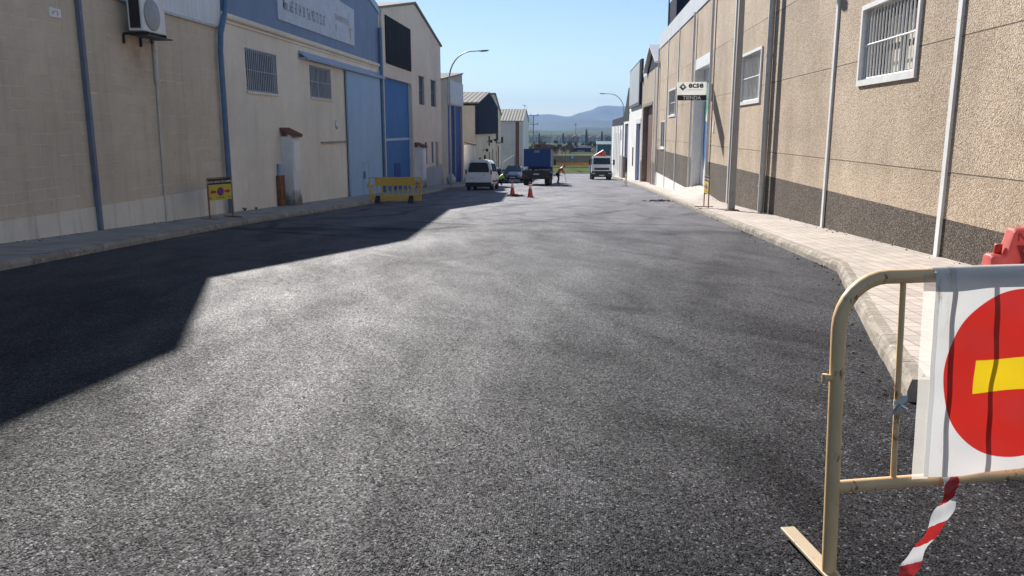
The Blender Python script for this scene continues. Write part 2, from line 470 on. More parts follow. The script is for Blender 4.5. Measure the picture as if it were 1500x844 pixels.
def cab_mat():
    m = NT('cabinet_render')
    z = m.xyz()[2]
    c = m.mix(m.ramp(m.noise(2, 5), .3, .7), (.70, .69, .69), (.82, .81, .80))
    g = m.ramp(m.math('ADD', z, m.math('MULTIPLY', m.math('SUBTRACT', m.noise(3.5, 6, .7), .5), 1.1)), .18, .62, .9, 0)
    c = m.mix(g, c, m.mix(m.noise(9, 5), (.09, .09, .08), (.2, .19, .17)))
    return m.fin(c, .92, m.bump(m.noise(30, 4), .4, .01), 0, .15)
M['cab_white'] = cab_mat()
M['mould'] = paint('grey_mould', (.13, .13, .12), .95, .4, 7, bump=.4, bscale=40)
M['yellow_b'] = paint('yellow_plastic', (.66, .42, .075), .55, .1, 5, dirt=(.25, .2, .12), dirt_amt=.3)
def translucent(name, c, k, **kw):
    mm = paint(name, c, .5, **kw); t_ = mm.node_tree; b_ = t_.nodes['Principled BSDF']
    tr = t_.nodes.new('ShaderNodeBsdfTranslucent'); mx = t_.nodes.new('ShaderNodeMixShader'); mx.inputs[0].default_value = k
    src = b_.inputs['Base Color'].links[0].from_socket
    t_.links.new(src, tr.inputs[0]); t_.links.new(b_.outputs[0], mx.inputs[1]); t_.links.new(tr.outputs[0], mx.inputs[2]); t_.links.new(mx.outputs[0], t_.nodes['Material Output'].inputs[0])
    return mm
M['red_plastic'] = translucent('red_plastic', (.72, .20, .18), .4, amt=.18, scale=5, dirt=(.7, .42, .38), dirt_amt=.65)
M['cone_red'] = paint('cone_red', (.62, .06, .04), .5, .1, 8)
M['reflect_white'] = paint('reflective_white', (.75, .75, .74), .4, .08, 8)
M['barrier'] = rusty('cream_barrier_paint', (.82, .54, .28), amt=.85, lo=.575)
M['sign_yellow'] = paint('sign_yellow', (.62, .50, .06), .5, .08, 6)
M['sign_red'] = paint('sign_red', (.5, .035, .03), .5, .08, 6)
M['sign_blue'] = paint('sign_blue', (.02, .05, .32), .5, .08, 6)
M['sign_black'] = paint('sign_black', (.018, .018, .02), .5, .1, 6)
M['sign_white'] = paint('sign_white', (.86, .86, .84), .5, .06, 6)
M['logo_green'] = paint('logo_green', (.10, .36, .22), .5, .05)
M['logo_blue'] = paint('logo_blue', (.03, .16, .42), .5, .05)
M['logo_yellow'] = paint('logo_yellow', (.62, .46, .08), .5, .05)
M['logo_navy'] = paint('logo_navy', (.02, .05, .14), .5, .05)
M['old_white_sign'] = paint('weathered_sign', (.50, .56, .66), .6, .08, 1.2, dirt=(.3, .3, .32), dirt_amt=.4)
M['fade_red'] = paint('faded_red', (.36, .31, .34), .6)
M['fade_tan'] = paint('faded_tan', (.36, .28, .2), .6)
M['letter_grey'] = paint('letter_grey', (.12, .14, .18), .6)
M['brown_door'] = paint('red_brown_door', (.13, .045, .03), .55, .12, 2)
M['brown_wood'] = paint('brown_wood', (.17, .12, .09), .7, .2, 3)
M['dark_green'] = metal_sheet('dark_green_cladding', (.02, .04, .035), .5, 1, .9, .015, spec=.05, dirt_amt=.05)
PC = [(0, (.57, .44, .305)), (.2, (.70, .585, .45)), (.42, (.45, .335, .23)), (.55, (.64, .52, .39)), (.72, (.78, .70, .60)), (.88, (.55, .445, .335))]
M['pebble'] = pebble('tan_aggregate', PC, [.20, 2.35, 4.45, 6.5], 58, (.55, .43, .31))
DC = [(0, (.085, .07, .06)), (.25, (.13, .11, .092)), (.5, (.06, .05, .042)), (.66, (.17, .145, .12)), (.86, (.28, .24, .2))]
M['pebble_dark'] = pebble('dark_aggregate', DC, [], 58, (.12, .10, .09))
M['panel_beige'] = pebble('beige_panel', [(0, (.46, .37, .28)), (.3, (.54, .46, .37)), (.7, (.42, .34, .26))], [-.6, 2.2, 4.6], 22, (.44, .38, .31))
M['soil'] = None

# ------------------------------------------------------------------ ground, road, pavements
def ground_material():
    m = NT('ground')
    P = m.tc.outputs['Object']
    f = m.ramp(m.noise(.008, 6, .6, sc=(1, .5, 1)), .4, .6)
    cc = m.mix(f, (.065, .058, .035), (.045, .085, .025))
    vo = m.n('TexVoronoi', {'Vector': m.vm('MULTIPLY', P, (1, .4, 1)), 'Scale': .006})
    cs = m.n('SeparateColor', {0: vo.outputs['Color']}).outputs
    cc = m.mix(m.ramp(cs[0], .3, .6, 0, .85), cc, (.04, .11, .035))
    cc = m.mix(m.ramp(cs[1], .6, .8, 0, .7), cc, (.11, .08, .05))
    cc = m.mix(m.ramp(m.noise(.4, 6, .7), .4, .7, 0, .6), cc, (.05, .055, .025))
    return m.fin(cc, .95, None, 0, .02)
M['soil'] = ground_material()

def terrain(x, y):
    if y < 141: b = G(y) - 0.25
    elif y < 152: b = G(y) - .1
    elif y < 300: b = -5.9 - (y - 152) * .006
    elif y < 900: b = -6.8 - (y - 300) * .0085
    elif y < 1150: b = -11.9
    else: b = -11.9 + 18 * (1 - math.exp(-((y - 1150) / 700.0) ** 2)) * (0.72 + .28 * math.sin(x * .0021 + 1.3 + y * .0008))
    if y < 141 and abs(x) > 30: b += 0
    return b
rows = [-60, -30, -12, 0, 20, 40, 60, 80, 100, 122, 130, 140.9, 146, 152, 165, 180, 200, 230, 260, 300, 350, 400, 430, 470, 520, 600, 700, 800, 900, 980, 1080, 1200, 1350, 1550, 1800, 2100, 2500, 3000, 3600, 4400, 5500, 7000]
xs = [-7000, -4000, -2500, -1600, -1000, -700, -450, -300, -200, -120, -70, -40, -20, -8, 0, 8, 20, 40, 70, 120, 200, 300, 450, 700, 1000, 1600, 2500, 4000, 7000]
mb = MB()
V = [(x, y, terrain(x, y)) for y in rows for x in xs]
nx = len(xs)
mb.mesh(V, [(j*nx+i, j*nx+i+1, (j+1)*nx+i+1, (j+1)*nx+i) for j in range(len(rows)-1) for i in range(nx-1)], 0, True)
tag(mb.build('ground', M['soil']), kind='structure')

KR = [(5.0, 122), (5.0, 102), (4.75, 61), (4.38, 38), (4.1, 18), (4.0, 12.5), (3.55, 10.7), (2.75, 7.5), (2.28, 5.45)]
KL = [(-8.65, -14), (-8.65, 11), (-8.85, 16), (-8.95, 21), (-8.6, 31), (-8.5, 40), (-8.7, 55), (-8.7, 80), (-8.9, 122)]
def interp(P, y):
    P = sorted(P, key=lambda p: p[1])
    if y <= P[0][1]: return P[0][0]
    for a, b in zip(P, P[1:]):
        if a[1] <= y <= b[1]:
            t = (y - a[1]) / (b[1] - a[1]); return a[0] + t * (b[0] - a[0])
    return P[-1][0]
ry = [-14 + i * 2 for i in range(69)] + [126, 130, 134, 138, 141]
ry = sorted(set(ry))
mb = MB()
for a, b in zip(ry, ry[1:]):
    xr0 = 12.0 if a < 5 else 6.0; xl = -10.9
    if a >= 120: xr0 = 60; xl = -60
    mb.face([(xl, a, G(a)), (xr0, a, G(a)), (xr0, b, G(b)), (xl, b, G(b))])
tag(mb.build('road', M['asphalt'], weld=True), kind='structure')

XL, XR = -10.7, 5.9
# left pavement
mb = MB()
ys = [-14 + i * 2 for i in range(69)]
for a, b in zip(ys, ys[1:]):
    mb.face([(XL - .3, a, G(a) + .13), (interp(KL, a) - .13, a, G(a) + .13), (interp(KL, b) - .13, b, G(b) + .13), (XL - .3, b, G(b) + .13)])
tag(mb.build('sidewalk', M['tile_l'], weld=True), kind='structure')
# right pavement, with the raised apron at the big door
AP0, AP1, AP2, AP3 = 34.0, 37.3, 43.3, 47.5
def apron(y):
    if y <= AP0 or y >= AP3: return 0
    tgt = -1.17 - (G(y) + .15)
    if y < AP1: return max(0, (y - AP0) / (AP1 - AP0)) * (-1.17 - (G(AP1) + .15))
    if y <= AP2: return tgt
    return (AP3 - y) / (AP3 - AP2) * (-1.17 - (G(AP2) + .15))
mb = MB()
ys = [5.45 + i * .55 for i in range(213)] 
for a, b in zip(ys, ys[1:]):
    for t0, t1 in ((0, .25), (.25, .55), (.55, 1)):
        def pt(y, t):
            k = interp(KR, y) + .14
            w = max(0, (t - .25) / .75)
            return (k + (XR + .35 - k) * t, y, G(y) + .15 + apron(y) * min(1, w * 1.25))
        mb.face([pt(a, t0), pt(a, t1), pt(b, t1), pt(b, t0)])
tag(mb.build('sidewalk', M['tile_r'], weld=True, smooth=False), kind='structure')

def kerb(P, h, wd, sgn, rough=.006):
    """line of worn kerbstones swept along P; sgn = side the pavement lies on"""
    pts = []
    for a, b in zip(P, P[1:]):
        L = math.dist(a, b); n = max(1, int(L / .25))
        for i in range(n): pts.append((a[0] + (b[0]-a[0])*i/n, a[1] + (b[1]-a[1])*i/n))
    pts.append(P[-1])
    rings = []
    for i, p in enumerate(pts):
        q0, q1 = pts[max(0, i-1)], pts[min(len(pts)-1, i+1)]
        t = Vector((q1[0]-q0[0], q1[1]-q0[1], 0)).normalized()
        n = Vector((-t.y, t.x, 0)); n = n if n.x * sgn > 0 else -n
        g = G(p[1]); j = lambda: random.uniform(-rough, rough)
        b = Vector((p[0], p[1], g))
        rings.append([b + Vector((0,0,-.1)), b + n*(.0+j()) + Vector((0,0,h*.55+j())), b + n*(.02+j()) + Vector((0,0,h-.018+j())),
                      b + n*(.045+j()) + Vector((0,0,h+.002+j()*.4)), b + n*wd + Vector((0,0,h+.003)), b + n*wd + Vector((0,0,-.1))])
    m_ = MB(); m_.loft(rings, 0, False)
    return tag(m_.build('kerb', M['kerb']), kind='structure')
kerb(KL, .13, .15, -1)
kerb(KR + [(5.9, 5.2)], .15, .14, 1, .009)

# ------------------------------------------------------------------ facade builder
class Fac:
    """facade in the plane x = X, outward direction sg; d is measured outward"""
    def __init__(s, X, sg): s.X, s.sg = X, sg
    def p(s, d, y, z): return (s.X + s.sg * d, y, z)
    def wall(s, mb, y0, y1, z0, z1, holes=(), depth=.22, mi=0, body=12, roof=True, mi_back=None):
        Y = sorted({y0, y1, *[h[0] for h in holes], *[h[1] for h in holes]})
        Z = sorted({z0, z1, *[h[2] for h in holes], *[h[3] for h in holes]})
        for a, b in zip(Y, Y[1:]):
            for c, d in zip(Z, Z[1:]):
                my, mz = (a+b)/2, (c+d)/2
                if any(h[0] < my < h[1] and h[2] < mz < h[3] for h in holes): continue
                mb.face([s.p(0,a,c), s.p(0,b,c), s.p(0,b,d), s.p(0,a,d)], mi)
        for a, b, c, d in [h[:4] for h in holes]:
            dp = depth
            mb.face([s.p(0,a,c), s.p(0,a,d), s.p(-dp,a,d), s.p(-dp,a,c)], mi)
            mb.face([s.p(0,b,c), s.p(0,b,d), s.p(-dp,b,d), s.p(-dp,b,c)], mi)
            if d < z1 - .01: mb.face([s.p(0,a,d), s.p(0,b,d), s.p(-dp,b,d), s.p(-dp,a,d)], mi)
            if c > z0 + .01: mb.face([s.p(0,a,c), s.p(0,b,c), s.p(-dp,b,c), s.p(-dp,a,c)], mi)
        if body:
            mb.face([s.p(0,y0,z0), s.p(0,y0,z1), s.p(-body,y0,z1), s.p(-body,y0,z0)], mi)
            mb.face([s.p(0,y1,z0), s.p(0,y1,z1), s.p(-body,y1,z1), s.p(-body,y1,z0)], mi)
            mb.face([s.p(-body,y0,z0), s.p(-body,y1,z0), s.p(-body,y1,z1), s.p(-body,y0,z1)], mi)
            if roof: mb.face([s.p(0,y0,z1), s.p(0,y1,z1), s.p(-body,y1,z1), s.p(-body,y0,z1)], mi)
    def bx(s, mb, d0, d1, y0, y1, z0, z1, mi=0):
        mb.box(s.X + s.sg*d0, s.X + s.sg*d1, y0, y1, z0, z1, mi)
    def poly(s, mb, yz, d0, d1, mi=0):
        mb.prism([s.p(d0, y, z) for y, z in yz], (s.sg * (d1 - d0), 0, 0), mi)
    def window(s, par, y0, y1, z0, z1, frame, pane, bars=None, nb=8, fw=.07, depth=.14, nh=1, proud=.03, mull=True, name='window', sill=None):
        f = MB()
        fd0, fd1 = -depth, -depth + .05
        for (a, b, c, d) in ((y0, y0+fw, z0, z1), (y1-fw, y1, z0, z1), (y0+fw, y1-fw, z0, z0+fw), (y0+fw, y1-fw, z1-fw, z1)):
            s.bx(f, fd0, fd1, a, b, c, d)
        if mull: s.bx(f, fd0, fd1 - .003, (y0+y1)/2 - fw*.4, (y0+y1)/2 + fw*.4, z0+fw, z1-fw)
        w = f.build(name, frame, par)
        g = MB(); g.face([s.p(-depth+.01, y0+fw, z0+fw), s.p(-depth+.01, y1-fw, z0+fw), s.p(-depth+.01, y1-fw, z1-fw), s.p(-depth+.01, y0+fw, z1-fw)])
        g.build('pane', pane, w)
        if bars:
            b = MB()
            for i in range(nb):
                y = y0 + (y1-y0) * (i + .5) / nb
                b.tube([s.p(proud, y, z0 - .01), s.p(proud, y, z1 + .01)], .019, 6)
            for i in range(nh):
                z = z0 + (z1-z0) * (i + 1) / (nh + 1)
                b.tube([s.p(proud, y0, z), s.p(proud, y1, z)], .014, 6)
            for z in (z0 + .02, z1 - .02): b.tube([s.p(proud, y0 - .02, z), s.p(proud, y1 + .02, z)], .014, 6)
            for y in (y0 + .02, y1 - .02):
                for z in (z0 + .1, z1 - .1): b.tube([s.p(proud, y, z), s.p(-.04, y, z)], .01, 6)
            b.build('grille', bars, w)
        if sill:
            k = MB(); s.bx(k, -.02, .06, y0 - .06, y1 + .06, z0 - .07, z0 - .002); k.build('sill', sill, w)
        return w

LF, RF = Fac(XL, 1), Fac(XR, -1)

def downpipe(par, F, y, z0, z1, r, mat, d=.09, square=False, shoe=True):
    m_ = MB()
    if square:
        F.bx(m_, .003, .003 + r * 2, y - r, y + r, z0, z1)
    else:
        m_.tube([F.p(d, y, z0), F.p(d, y, z1)], r, 10)
        z = z0 + .8
        while z < z1:
            m_.tube([F.p(d, y, z), F.p(d, y, z + .05)], r * 1.18, 10); z += 2.0
    return m_.build('downpipe', mat, par)

def gable_roof(par, F, y0, y1, ze0, ze1, ya, za, mat, body=14, d=.05, th=.1):
    m_ = MB()
    for a, za_, b, zb_ in ((y0, ze0, ya, za), (ya, za, y1, ze1)):
        F.poly(m_, [(a, za_), (b, zb_), (b, zb_ + th), (a, za_ + th)], d, -body)
    return m_.build('roof', mat, par)

# ================================================================== LEFT SIDE
# ---- 1: grey-tan block warehouse with white metal parapet
b = thing('block_warehouse', 'tan block-wall warehouse with cream plinth and white ribbed metal parapet', 'building', (XL, 5, G(5)))
mb = MB(); LF.wall(mb, -14, 24, -2.5, 4.62, body=16); mb.build('wall', M['block'], b)
mb = MB(); LF.bx(mb, 0, .018, -14, 23.98, -2.4, -.065); mb.build('plinth', M['plinth_l'], b)
mb = MB(); LF.bx(mb, -.05, .06, -14, 24, 4.62, 11.0); LF.bx(mb, -16, -.06, -14, 24, 4.64, 10.6); mb.build('parapet', M['white_sheet'], b)
mb = MB(); LF.bx(mb, 0, .075, -14, 24, 4.55, 4.618); mb.build('flashing', M['galv'], b)
for y in (3.2, 10.1): downpipe(b, LF, y, G(y) + .1, 4.6, .075, M['pipe_grey'], square=True)
downpipe(b, LF, 17.0, G(17) + .1, 4.6, .05, M['pipe_grey'], square=True)
# swan-neck blue pipe at the party wall
mb = MB()
mb.tube([LF.p(.14, 24.25, 7.7), LF.p(.14, 24.25, 5.4), LF.p(.14, 24.1, 5.0), LF.p(.14, 23.75, 4.4), LF.p(.14, 23.65, 3.9), LF.p(.14, 23.65, 2.0), LF.p(.14, 23.65, G(23.6) + .12)], .08, 12)
mb.build('downpipe', M['pipe_blue'], b)
mb = MB()
mb.tube([LF.p(.05, 20.02, 3.9), LF.p(.05, 20.02, 2.75)], .055, 10)
mb.tube([LF.p(.035, 20.02, 2.75), LF.p(.03, 19.98, .6), LF.p(.035, 19.95, G(20) + .15)], .024, 8)
for z in (3.6, 3.3, 3.0, 2.5, 2.1, 1.7, 1.2, .6): mb.tube([LF.p(.01, 19.7, z + .02), LF.p(.01, 20.0, z)], .006, 4)
mb.build('drain_pipe', M['white_pipe'], b)
mb = MB(); LF.bx(mb, .0, .03, 16.05, 16.42, 3.86, 4.04); mb.text('nº 2', LF.p(.034, 16.22, 3.91), (0, 1, 0), (0, 0, 1), .12, 1)
tag(mb.build('number_plate', [M['sign_white'], M['sign_black']]), 'small white number plaque high on tan block wall', 'plaque')
# AC unit
a = thing('air_conditioner', 'white outdoor air conditioner unit on brackets under metal parapet', 'air conditioner', (XL + .3, 19.1, 3.9))
AO = -.83
mb = MB(); LF.bx(mb, .25, .6, 18.55, 19.62, 3.87, 4.66); mb.build('casing', M['white_paint'], a, .02)
mb = MB(); mb.lathe([(.0, 0), (.36, 0), (.36, .012), (.33, .02), (.06, .03), (0, .03)], (XL + .602, 19.0, 4.27), 'x', 28)
mb.build('fan_grille', M['bar_grey'], a)
mb = MB(); LF.bx(mb, .3, .55, 18.54, 18.552, 3.93, 4.6); mb.build('side_coil', M['black'], a)
mb = MB()
for y in (18.7, 19.45):
    LF.bx(mb, .02, .68, y - .02, y + .02, 3.8, 3.855); LF.bx(mb, .003, .05, y - .025, y + .025, 3.6, 3.8)
LF.bx(mb, .25, .66, 18.6, 19.8, 3.77, 3.8)
mb.build('bracket', M['black'], a)
mb = MB(); mb.tube([LF.p(.35, 19.3, 3.86), LF.p(.2, 19.65, 3.7), LF.p(.06, 20.0, 3.8)], .03, 8); mb.build('hose', M['black'], a)

# ---- 2: cream warehouse with blue gable
b = thing('blue_gabled_warehouse', 'cream warehouse with blue metal gable, white phone-number signboard and pale blue sliding door', 'building', (XL, 34, G(34)))
holes = [(25.75, 28.45, 2.85, 4.2), (32.0, 34.75, 2.9, 4.15)]
mb = MB(); LF.wall(mb, 24.02, 43.48, -3.2, 5.0, holes, body=16); mb.build('wall', M['cream'], b)
mb = MB()
LF.poly(mb, [(24.02, 5.0), (43.48, 5.0), (43.48, 7.85), (33.75, 10.0), (24.02, 7.85)], .03, -.2)
mb.build('gable', M['blue_clad'], b)
gable_roof(b, LF, 24.02, 43.48, 7.86, 7.86, 33.75, 10.02, M['roof_sheet'], 16, .04, .1)
mb = MB()
for (a0, z0, a1, z1) in ((24.02, 7.86, 33.75, 10.02), (33.75, 10.02, 43.48, 7.86)):
    LF.poly(mb, [(a0, z0 - .22), (a1, z1 - .22), (a1, z1 + .14), (a0, z0 + .14)], .034, .1)
mb.build('gable_trim', M['trim_blue'], b)
mb = MB(); mb.tube([LF.p(.03, 24.03, 4.99), LF.p(.03, 43.45, 4.99)], .1, 10); mb.tube([LF.p(.02, 24.03, 4.82), LF.p(.02, 43.45, 4.82)], .045, 8)
mb.build('moulding', M['cream'], b)
mb = MB()
LF.poly(mb, [(28.7, 5.45), (38.5, 5.5), (38.6, 7.15), (36.4, 7.2), (36.3, 8.6), (28.7, 8.6)], .032, .075)
mb.text('Mov.  665  67  54  30   Tel.  952  72  22  67', LF.p(.08, 29.2, 5.86), (0, 1, 0), (0, 0, 1), .58, 1, .002, 'LEFT', .47)
mb.text('TRANSPORTES', LF.p(.08, 35.4, 6.32), (0, 1, 0), (0, 0, 1), .36, 2, .01, 'LEFT', .95)
LF.poly(mb, [(35.55, 5.85), (35.68, 5.85), (35.68, 6.15), (35.55, 6.15)], .078, .081, 2)
LF.poly(mb, [(37.78, 5.75), (37.88, 5.75), (37.9, 6.1), (38.05, 6.2), (37.95, 6.25), (37.83, 6.17), (37.7, 6.25), (37.6, 6.2), (37.76, 6.1)], .078, .081, 3)
mb.build('signboard', [M['old_white_sign'], M['letter_grey'], M['fade_red'], M['fade_tan']], b)
for h in holes: LF.window(b, *h, M['trim_blue'], M['glass_blue'], M['grille_grey'], 17, .07, .16, 1, .02, sill=M['cream'])
mb = MB()
LF.poly(mb, [(30.8, 4.28), (43.45, 4.28), (43.45, 4.34), (30.8, 4.34)], .02, .32)
mb.prism([LF.p(.003, 30.8, 4.6), LF.p(.34, 30.8, 4.34), LF.p(.32, 30.8, 4.30), LF.p(.003, 30.8, 4.5)], (0, 12.65, 0))
mb.build('door_rail', M['trim_blue'], b)
mb = MB(); LF.bx(mb, .06, .13, 36.75, 43.0, -1.72, 4.27); d_ = mb.build('sliding_door', M['sky_door'], b)
mb = MB()
for (a0, a1, z0, z1) in ((38.95, 40.1, -.02, 0), (38.95, 38.97, -1.6, 0), (40.08, 40.1, -1.6, 0)): LF.bx(mb, .13, .136, a0, a1, z0, z1)
LF.bx(mb, .13, .19, 39.1, 39.3, -.75, -.4)
mb.build('wicket', M['pipe_blue'], d_)
downpipe(b, LF, 43.25, G(43) + .13, 6.9, .1, M['pipe_blue'], .16)
mb = MB(); LF.bx(mb, .003, .1, 33.0, 36.7, 1.06, 1.13); mb.build('ledge', M['concrete'], b)
mb = MB(); mb.lathe([(0, 0), (.2, 0), (.2, .02), (0, .02)], LF.p(.003, 35.3, 1.85), 'x', 18); mb.lathe([(0, 0), (.12, 0), (.12, .006), (0, .006)], LF.p(.023, 35.3, 1.85), 'x', 16, 1)
tag(mb.build('door_plaque', [M['trim_blue'], M['sign_white']]), 'round pale blue plaque on cream wall left of the sliding door', 'plaque')

def cabinet(y, w, dp, ztop, label, zc=None, mould=True):
    g = G(y) + .13
    c = thing('meter_cabinet', label, 'meter cabinet', (XL + dp / 2, y + w / 2, g), 'tile-capped meter cabinets along the left walls')
    m_ = MB(); LF.bx(m_, .005, dp, y, y + w, g - .15, ztop - .12); m_.build('body', M['cab_white'], c)
    m_ = MB(); LF.bx(m_, dp, dp + .025, y + w*.12, y + w*.88, ztop - 1.35, ztop - .3); m_.build('door', M['white_paint'], c)
    m_ = MB()
    m_.prism([LF.p(.005, y - .05, ztop + .1), LF.p(dp + .1, y - .05, ztop - .15), LF.p(dp + .1, y - .05, ztop - .08), LF.p(.005, y - .05, ztop + .17)], (0, w + .1, 0))
    for i in range(5):
        yy = y - .02 + (w + .04) * i / 4
        m_.tube([LF.p(.01, yy, ztop + .17), LF.p(dp + .11, yy, ztop - .085)], .045, 6)
    m_.build('tile_cap', M['tilecap'], c)
    return c
cabinet(28.45, .8, .42, 1.5, 'white meter cabinet with terracotta tile cap and mouldy base beside rusty pipe guard')
cabinet(52.3, 1.15, .55, .62, 'white tile-capped meter cabinet beside blue recessed door behind yellow barrier', mould=False)
mb = MB(); 
rp = thing('pipe_guard', 'rusty metal pipe guard with pale blue top against cream wall', 'pipe guard', (XL + .1, 28.0, G(28) + .13))
LF.bx(mb, .004, .16, 27.8, 28.25, G(28) + .0, .02); mb.build('guard', M['rust'], rp, .02)
mb = MB(); mb.tube([LF.p(.09, 28.02, .022), LF.p(.09, 28.02, .42)], .09, 10); mb.build('pipe', M['trim_blue'], rp)
# dry weeds at the foot of the wall
def weed(x, y, z, h, label):
    m_ = MB()
    for i in range(38):
        a = random.uniform(0, 2*PI); l = random.uniform(.4, 1) * h
        dx, dy = math.cos(a) * l * .6, math.sin(a) * l * .6
        m_.tube([(x, y, z), (x + dx*.5, y + dy*.5, z + l*.6), (x + dx, y + dy, z + l * .8)], [.006, .012, .002], 4, caps=False)
    return tag(m_.build('weed', paint('weed_green', (.06, .06, .025), .9, .3, 30)), label, 'weed')
weed(XL + .12, 24.7, G(24.7) + .13, .15, 'small dry weed tuft at the foot of cream wall beside blue downpipe')
weed(XL + .12, 25.6, G(25.6) + .13, .11, 'tiny weed sprig at cream wall foot right of bigger tuft')

# ---- 3: beige warehouse with dark vent panel
b = thing('beige_gabled_warehouse', 'beige gabled warehouse with large dark louvre and recessed bright blue door', 'building', (XL, 53, G(53)))
holes = [(44.5, 51.9, -3.6, 4.5), (54.2, 56.2, 3.3, 5.2), (58.6, 60.8, 3.3, 5.2), (55.9, 56.8, -.75, .78), (58.5, 59.3, -.75, .78), (60.2, 61.4, -3.6, .72), (54.1, 54.8, .3, .72)]
mb = MB(); LF.wall(mb, 43.5, 63, -3.9, 7.9, holes, .3, body=16, roof=False); LF.poly(mb, [(43.5, 7.9), (63, 7.9), (53.25, 9.55)], 0, -.3); mb.build('wall', M['pinkish'], b)
gable_roof(b, LF, 43.3, 63.2, 7.88, 7.88, 53.25, 9.6, M['roof_sheet'], 16, .12, .12)
mb = MB(); LF.bx(mb, -.3, -.24, 44.5, 51.9, -2.4, 4.5); d_ = mb.build('door', M['blue_door'], b)
mb = MB(); LF.bx(mb, -.24, -.2, 44.55, 51.85, 1.0, 1.14); mb.build('door_band', M['trim_blue'], d_)
mb = MB(); LF.bx(mb, -.24, -.215, 47.4, 49.0, -1.9, -.35); mb.build('wicket', M['deep_blue'], d_)
mb = MB(); LF.bx(mb, .0, .07, 45.0, 51.6, 5.25, 7.8); mb.build('louvre', M['dark_panel'], b)
for h in holes[1:5] + holes[6:]: LF.window(b, *h, M['bar_blue'], M['glass_blue'], M['bar_blue'], 5, .05, .2, 1, -.05, mull=False)
mb = MB(); LF.bx(mb, -.3, -.25, 60.2, 61.4, -2.6, .72); mb.build('side_door', M['brown_wood'], b)
mb = MB(); LF.bx(mb, .002, .02, 55.3, 62.98, -3.6, -1.0); mb.build('plinth', plaster('bluish_plinth', (.42, .45, .5), (.2, .2, .22), .4), b)
downpipe(b, LF, 43.85, G(44) + .1, 7.9, .06, M['white_pipe'], .08)
# ---- 4: narrow building with deep blue doors, half gable
b = thing('blue_door_unit', 'narrow beige unit with tall deep blue doors under white fascia', 'building', (XL, 69, G(69)))
holes = [(66.1, 74.3, -4, 3.65)]
mb = MB(); LF.wall(mb, 63.02, 74.6, -4.5, 4.0, holes, .25, body=15, roof=False)
LF.poly(mb, [(63.02, 4.0), (74.6, 4.0), (74.6, 6.6), (63.02, 5.4)], 0, -15); mb.build('wall', M['greybeige'], b)
mb = MB(); LF.poly(mb, [(62.9, 5.42), (74.7, 6.62), (74.7, 6.74), (62.9, 5.54)], .1, -15.2); mb.build('roof', M['roof_sheet'], b)
mb = MB(); LF.bx(mb, .004, .1, 66.0, 74.5, 3.75, 5.7)
mb.build('fascia', paint('white_fascia', (.5, .53, .58), .5, .06, 2), b)
for a0, a1 in ((66.1, 69.9), (70.4, 74.3)):
    mb = MB(); LF.bx(mb, -.25, -.17, a0, a1, -3.1, 3.65); mb.build('door', M['deep_blue'], b)
mb = MB(); LF.bx(mb, -.2, -.02, 69.92, 70.38, -3.1, 3.65); mb.build('door_post', M['pipe_grey'], b)
cabinet(75.3, 1.2, .9, .35, 'white tile-capped meter cabinet behind the white van by grey side wall', mould=False)
# ---- 5: cream pair of units, first with dark cladding
b = thing('dark_clad_unit', 'cream two-storey unit with dark metal cladding on its gable', 'building', (XL, 93, G(93)))
holes = [(86.6, 88.2, -3.0, -1.3), (92.5, 93.8, -5, -1.2), (96.2, 97.6, -5, -1.0), (96.0, 97.4, -.2, .9), (91.2, 92.6, -3.1, -1.2), (100.2, 101.4, -5, -.7)]
mb = MB(); LF.wall(mb, 83.8, 103.6, -5.2, 4.1, holes, .2, body=14, roof=False, mi=0)
LF.poly(mb, [(83.8, 4.1), (103.6, 4.1), (93.7, 5.6)], 0, -14)
mb.build('wall', M['yellowcream'], b)
mb = MB(); LF.bx(mb, -13.9, -.02, 83.74, 83.8, -5, 4.1); mb.build('side_wall', M['greybeige'], b)
mb = MB(); LF.poly(mb, [(83.75, 1.2), (104.0, 1.2), (104.0, 4.3), (93.7, 5.75), (83.75, 4.3)], .006, .35); mb.build('cladding', M['dark_clad'], b)
gable_roof(b, LF, 83.6, 104.1, 4.3, 4.3, 93.7, 5.78, M['roof_sheet'], 14, .4, .14)
for h in (holes[0], holes[3], holes[4]): LF.window(b, *h, M['bar_blue'], M['glass'], M['black'], 4, .06, .15, 1, .03, mull=False)
for h in (holes[1], holes[2], holes[5]):
    mb = MB(); LF.bx(mb, -.2, -.15, h[0], h[1], -4.4, h[3]); mb.build('door', M['brown_wood'] if h[0] > 99 else M['black'], b)
for y, z in ((94.3, .3), (98.6, .4), (89.9, -.6)):
    mb = MB(); mb.tube([LF.p(.0, y, z), LF.p(.5, y, z + .1)], .03, 6); LF.bx(mb, .4, .65, y - .14, y + .14, z - .12, z + .18); mb.build('wall_lamp', M['black'], b)
b = thing('cream_gabled_unit', 'taller cream unit with bare gable behind the dark-clad one', 'building', (XL, 107, G(107)))
holes = [(104.9, 106.0, -5, -1.1), (107.2, 108.2, -3.2, -.5), (106.2, 107.4, .3, 3.2), (104.6, 105.8, .0, 1.3)]
mb = MB(); LF.wall(mb, 103.62, 111.4, -5.6, 3.6, holes, .2, body=14, roof=False)
LF.poly(mb, [(103.62, 3.6), (111.4, 3.6), (103.62, 6.05)], 0, -14); mb.build('wall', M['yellowcream'], b)
mb = MB(); LF.poly(mb, [(103.4, 6.1), (111.5, 3.6), (111.5, 3.75), (103.4, 6.25)], .15, -14); mb.build('roof', M['roof_sheet'], b)
for h in holes[1:]: LF.window(b, *h, M['bar_blue'], M['glass'], M['black'], 4, .06, .15, 1, .03, mull=False)
mb = MB(); LF.bx(mb, -.2, -.15, 104.9, 106.0, -4.8, -1.1); mb.build('door', M['brown_wood'], b)
mb = MB(); LF.bx(mb, .0, .7, 104.6, 107.6, -.05, .02)
